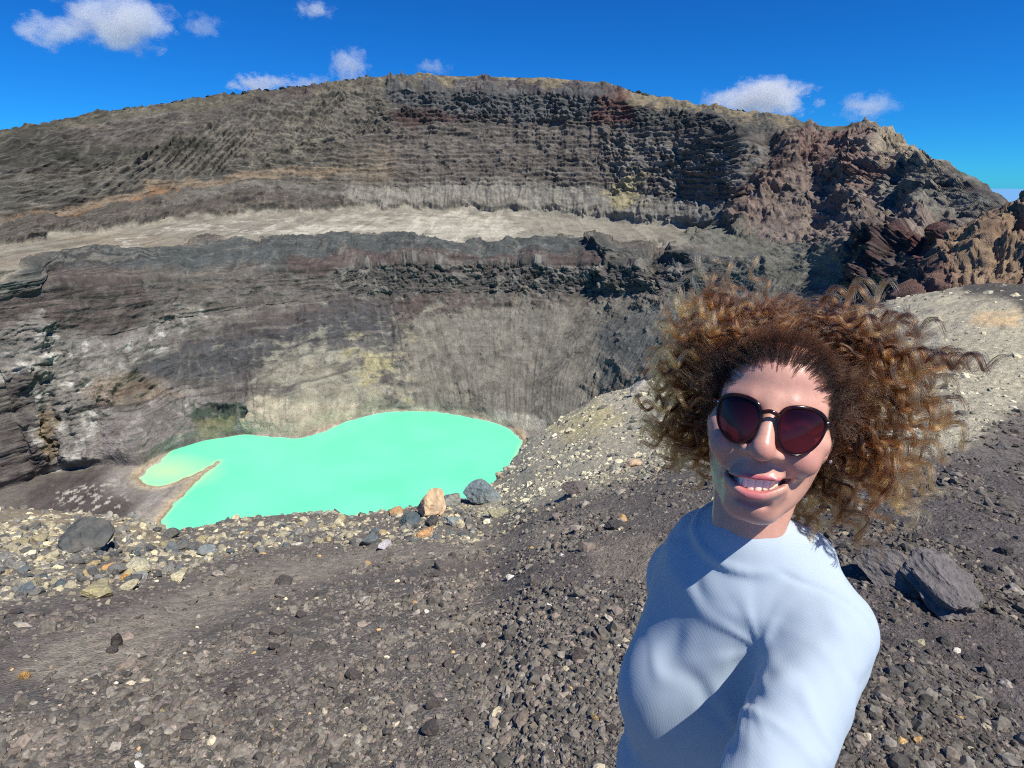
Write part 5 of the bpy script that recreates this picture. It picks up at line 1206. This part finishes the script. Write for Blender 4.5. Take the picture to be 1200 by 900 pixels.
def grow(root, nrm, length, aim, curl_r, turns, nstr, spread, kink, phase, lift=0.25):
    """one lock: nstr strands of NPT points in the head frame"""
    t = np.linspace(0, 1, NPT)
    # centre line: leaves along the scalp, then swings to its aim
    flow = aim/np.linalg.norm(aim)
    bend = sstep(0.0, 0.45, t)[:, None]
    start = nrm*lift + np.array((0, 0.75, 0.12)); start = start - nrm*min(0, start@nrm); start /= np.linalg.norm(start)
    dirs = start*(1-bend) + flow*bend; dirs += np.array((0, 0, -0.55))*(t[:, None]**2)*(0.4)
    dirs /= np.linalg.norm(dirs, axis=1, keepdims=True)
    c = root + np.cumsum(dirs, 0)*length/NPT
    # keep the lock outside of the skull
    rel = (c-np.array((0, 0.014, 0.028)))/np.array((0.0725, 0.095, 0.083)); rr_ = np.linalg.norm(rel, axis=1, keepdims=True)
    c = np.where(rr_ < 1.0, np.array((0, 0.014, 0.028)) + rel/np.maximum(rr_, 1e-3)*np.array((0.0725, 0.095, 0.083)), c)
    T = np.gradient(c, axis=0); T /= np.linalg.norm(T, axis=1, keepdims=True)+1e-9
    u = np.cross(T, (0.3, 0.2, 0.93)); u /= np.linalg.norm(u, axis=1, keepdims=True)+1e-9; v = np.cross(T, u)
    out = np.empty((nstr, NPT, 3))
    amp = curl_r*sstep(0.2, 0.65, t)
    for k in range(nstr):
        ph = phase + HR.normal(0, 0.16) + turns*2*np.pi*(t**0.9)*(1+HR.normal(0, 0.010)) + 0.25*np.sin(t*9+HR.uniform(0, 6))
        a = amp*(1+HR.normal(0, 0.13)); o = HR.normal(0, 1, 3)*spread; o2 = HR.normal(0, 1, 3)*spread*1.3
        L_ = 1-abs(HR.normal(0, 0.10))
        tt = np.minimum(np.arange(NPT)*L_, NPT-1.001); i0 = tt.astype(int); fr_ = (tt-i0)[:, None]
        line = c + (np.cos(ph)*a)[:, None]*u + (np.sin(ph)*a)[:, None]*v
        line = line[i0]*(1-fr_) + line[np.minimum(i0+1, NPT-1)]*fr_
        kf = HR.uniform(25, 60, 3); kp = HR.uniform(0, 6.28, 3)
        out[k] = line + o*(0.35+0.65*t[:, None]) + o2*(t[:, None]**2) + kink*np.sin(kf[None]*t[:, None]+kp[None])*sstep(0.1, 0.5, t)[:, None]
    return out
strands = []; tone = []
RP, RN_ = scalp_points(430)
for p, d in zip(RP, RN_):
    side = -1 if p[0] + HR.normal(0, 0.012) < -0.010 else 1
    low = sstep(0.06, -0.01, p[2])
    if side < 0:
        aim = np.array((-1.0, 0.10, 0.05 - 0.75*low)) + HR.normal(0, 0.30, 3)
        if p[2] > 0.075 and HR.random() < 0.30: aim = np.array((-0.8, 0.0, 0.40)) + HR.normal(0, 0.22, 3)
        ln = HR.uniform(0.090, 0.155)
    else:
        aim = np.array((1.0, 0.20, 0.0 - 0.8*low)) + HR.normal(0, 0.32, 3)
        ln = HR.uniform(0.115, 0.195)
    if p[1] > 0.06: aim[1] += 0.4
    if p[1]-hairline_y(p[2]) < 0.035 and p[2] > 0.02: aim[1] += 0.7
    if p[2] > 0.085: ln *= 0.85
    ns_ = HR.integers(30, 62)
    s_ = grow(p, d, ln, aim, HR.uniform(0.007, 0.0125), HR.uniform(3.2, 5.4)*ln/0.15, ns_, HR.uniform(0.0005, 0.0012), 0.0003, HR.uniform(0, 6.28))
    strands.append(s_); tone.append(np.full(ns_, HR.normal(0, 1.25))+HR.normal(0, 0.30, ns_))
# a few loose locks blown clear of the rest, and the long ringlets over her shoulder
def lock(p, aim, ln, r, turns, n_, spread=0.002, tn=0.6):
    p = np.array(p, float); d = (p-np.array((0, 0.014, 0.028)))/np.array((0.07, 0.092, 0.08)); d /= np.linalg.norm(d); p = np.array((0, 0.014, 0.028))+d*np.array((0.0705, 0.0925, 0.0805))
    strands.append(grow(p, d, ln, np.array(aim, float), r, turns, n_, spread, 0.0010, HR.uniform(0, 6.28))); tone.append(HR.normal(tn, 0.4, n_))
for a_, l_ in (((-0.85, 0.1, 0.50), 0.22), ((-0.9, 0.2, 0.30), 0.23), ((-0.6, 0.2, 0.75), 0.19), ((-1, 0.2, 0.05), 0.21), ((-0.75, 0.0, 0.60), 0.18), ((-0.95, 0.0, 0.35), 0.18), ((-1, 0.1, 0.15), 0.18), ((-1, 0.0, -0.1), 0.18), ((-1, 0.1, -0.45), 0.17), ((-0.5, 0, 0.7), 0.13), ((-0.15, 0.5, 0.9), 0.10)):
    lock((-0.03+HR.normal(0, 0.012), 0.01+HR.normal(0, 0.012), 0.09), a_, l_, 0.010, 4.0, 34, 0.0011, 1.2)
for px_, pz_, a_, l_ in ((0.066, -0.03, (0.15, -0.12, -1), 0.17), (0.068, -0.04, (0.0, -0.2, -1), 0.18), (0.068, -0.02, (0.35, -0.05, -1), 0.17), (0.066, -0.05, (-0.1, -0.2, -1), 0.17), (0.068, -0.03, (0.5, 0.0, -0.9), 0.16)):
    lock((px_, 0.035, pz_), a_, l_, 0.009, 4.0, 34, 0.0012, -0.9)
# short dark under-hair that fills the inside of the mass
RP, RN_ = scalp_points(330)
for p, d in zip(RP, RN_):
    if p[1] < 0.005 and p[2] > 0.045: continue
    aim = d*1.0 + np.array((0, 0.5, 0)) + HR.normal(0, 0.4, 3); ns_ = 16
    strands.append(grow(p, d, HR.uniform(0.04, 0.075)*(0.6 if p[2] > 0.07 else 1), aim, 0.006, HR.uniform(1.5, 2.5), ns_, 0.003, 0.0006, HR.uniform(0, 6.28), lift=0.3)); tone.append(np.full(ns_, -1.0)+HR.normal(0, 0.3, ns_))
# the crown: curls that stand up and fall back over the parting
RP, RN_ = scalp_points(3000)
m_ = (np.abs(RP[:, 0]) < 0.055) & (RP[:, 2] > 0.055) & (RP[:, 1]-hairline_y(RP[:, 2]) > 0.022); RP, RN_ = RP[m_][:300], RN_[m_][:300]
for p, d in zip(RP, RN_):
    aim = np.array((8*p[0], 1.1, 0.6)) + HR.normal(0, 0.30, 3); ns_ = HR.integers(16, 30)
    strands.append(grow(p, d, HR.uniform(0.05, 0.09), aim, HR.uniform(0.006, 0.011), HR.uniform(2.0, 3.4), ns_, HR.uniform(0.0006, 0.0018), 0.0004, HR.uniform(0, 6.28), lift=0.3)); tone.append(np.full(ns_, HR.normal(-0.2, 1.1))+HR.normal(0, 0.3, ns_))
# single flyaway hairs
RP, RN_ = scalp_points(170)
for p, d in zip(RP, RN_):
    side = -1 if p[0] < -0.005 else 1
    aim = np.array((side*0.9, 0.1, 0.25)) + HR.normal(0, 0.6, 3); aim[1] = abs(aim[1])+0.2
    strands.append(grow(p, d, HR.uniform(0.09, 0.18), aim, HR.uniform(0.004, 0.014), HR.uniform(1, 4), 2, 0.004, 0.003, HR.uniform(0, 6.28))); tone.append(HR.normal(0.8, 0.6, 2))
LOCKS = sum(len(q) for q in strands)
# dense dark hair lying back from the hairline
RP, RN_ = scalp_points(20000, 0.016)
m_ = (RP[:, 1]-hairline_y(RP[:, 2]) < 0.034) & (RP[:, 2] > -0.035)
RP, RN_ = RP[m_], RN_[m_]
for p, d in zip(RP, RN_):
    aim = np.array((0.9*p[0]/0.05, 0.9, 0.35+0.5*(p[2] < 0.04))) + HR.normal(0, 0.12, 3)
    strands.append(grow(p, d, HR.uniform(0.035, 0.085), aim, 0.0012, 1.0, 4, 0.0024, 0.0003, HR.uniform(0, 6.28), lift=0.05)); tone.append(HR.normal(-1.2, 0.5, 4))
ALL = np.concatenate(strands); TN = np.concatenate(tone)
# no strand hangs before the brow or throws a shadow on it
sl_ = SUN_DIR @ RH; tk = (ALL[..., 1]+0.080)/sl_[1]; hx = ALL[..., 0]-sl_[0]*tk; hz = ALL[..., 2]-sl_[2]*tk
hit = (tk > 0) & (np.abs(hx) < 0.050) & (hz > -0.03) & (hz < 0.052)
front_ = (ALL[..., 1] < -0.062) & (ALL[..., 2] < 0.075) & (np.abs(ALL[..., 0]) < 0.075)
okS = (hit.sum(1) < 2) & (front_.sum(1) < 2); okS[LOCKS:] = front_[LOCKS:].sum(1) < 40
ALL = ALL[okS]; TN = TN[okS]; NS = len(TN)
HL = ALL.reshape(-1, 3); HL = push_out(HL, np.tile(0.0006+0.004*np.linspace(0, 1, NPT), len(HL)//NPT)*RNG.uniform(0.6, 2.0, len(HL)))
HP = hw(HL).astype(np.float32)
hc = bpy.data.hair_curves.new("hair"); hc.add_curves([NPT]*NS)
hc.position_data.foreach_set("vector", HP.ravel())
ra = hc.attributes.new("radius", 'FLOAT', 'POINT'); tpr = np.linspace(1, 0.55, NPT)
ra.data.foreach_set("value", (np.where(np.arange(len(okS))[okS] >= LOCKS, 0.00011, 0.00019)[:, None]*tpr[None]).ravel().astype(np.float32))
ta_ = hc.attributes.new("tone", 'FLOAT', 'POINT'); ta_.data.foreach_set("value", np.repeat(TN, NPT).astype(np.float32))
tr_ = hc.attributes.new("along", 'FLOAT', 'POINT'); tr_.data.foreach_set("value", np.tile(np.linspace(0, 1, NPT), NS).astype(np.float32))
hair = bpy.data.objects.new("hair", hc); COL.objects.link(hair); hair.parent = person
m_hair = bpy.data.materials.new("curly_hair"); m_hair.use_nodes = True; nt = m_hair.node_tree; Lk = nt.links.new
for n_ in list(nt.nodes): nt.nodes.remove(n_)
mo = N(nt, "ShaderNodeOutputMaterial"); ph_ = N(nt, "ShaderNodeBsdfHairPrincipled"); ph_.parametrization = 'COLOR'; ph_.inputs['IOR'].default_value = 1.45
ta2 = N(nt, "ShaderNodeAttribute", attribute_name="tone"); al = N(nt, "ShaderNodeAttribute", attribute_name="along")
mr = N(nt, "ShaderNodeMapRange"); Lk(ta2.outputs['Fac'], mr.inputs['Value'])
for k, v in (('From Min', -1.6), ('From Max', 2.0), ('To Min', -0.30), ('To Max', 0.38)): mr.inputs[k].default_value = v
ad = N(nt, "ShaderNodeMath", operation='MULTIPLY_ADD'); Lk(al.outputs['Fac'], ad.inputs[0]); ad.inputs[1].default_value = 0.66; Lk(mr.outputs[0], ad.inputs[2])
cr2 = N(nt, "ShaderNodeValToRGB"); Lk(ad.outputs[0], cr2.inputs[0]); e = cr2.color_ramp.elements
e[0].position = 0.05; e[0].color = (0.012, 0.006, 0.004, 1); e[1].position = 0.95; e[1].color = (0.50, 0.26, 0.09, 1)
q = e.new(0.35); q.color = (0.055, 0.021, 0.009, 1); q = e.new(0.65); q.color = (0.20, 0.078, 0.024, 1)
Lk(cr2.outputs[0], ph_.inputs['Color']); ph_.inputs['Roughness'].default_value = 0.32; ph_.inputs['Radial Roughness'].default_value = 0.5
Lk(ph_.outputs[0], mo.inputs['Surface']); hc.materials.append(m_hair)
SC.cycles_curves.shape = 'RIBBONS'
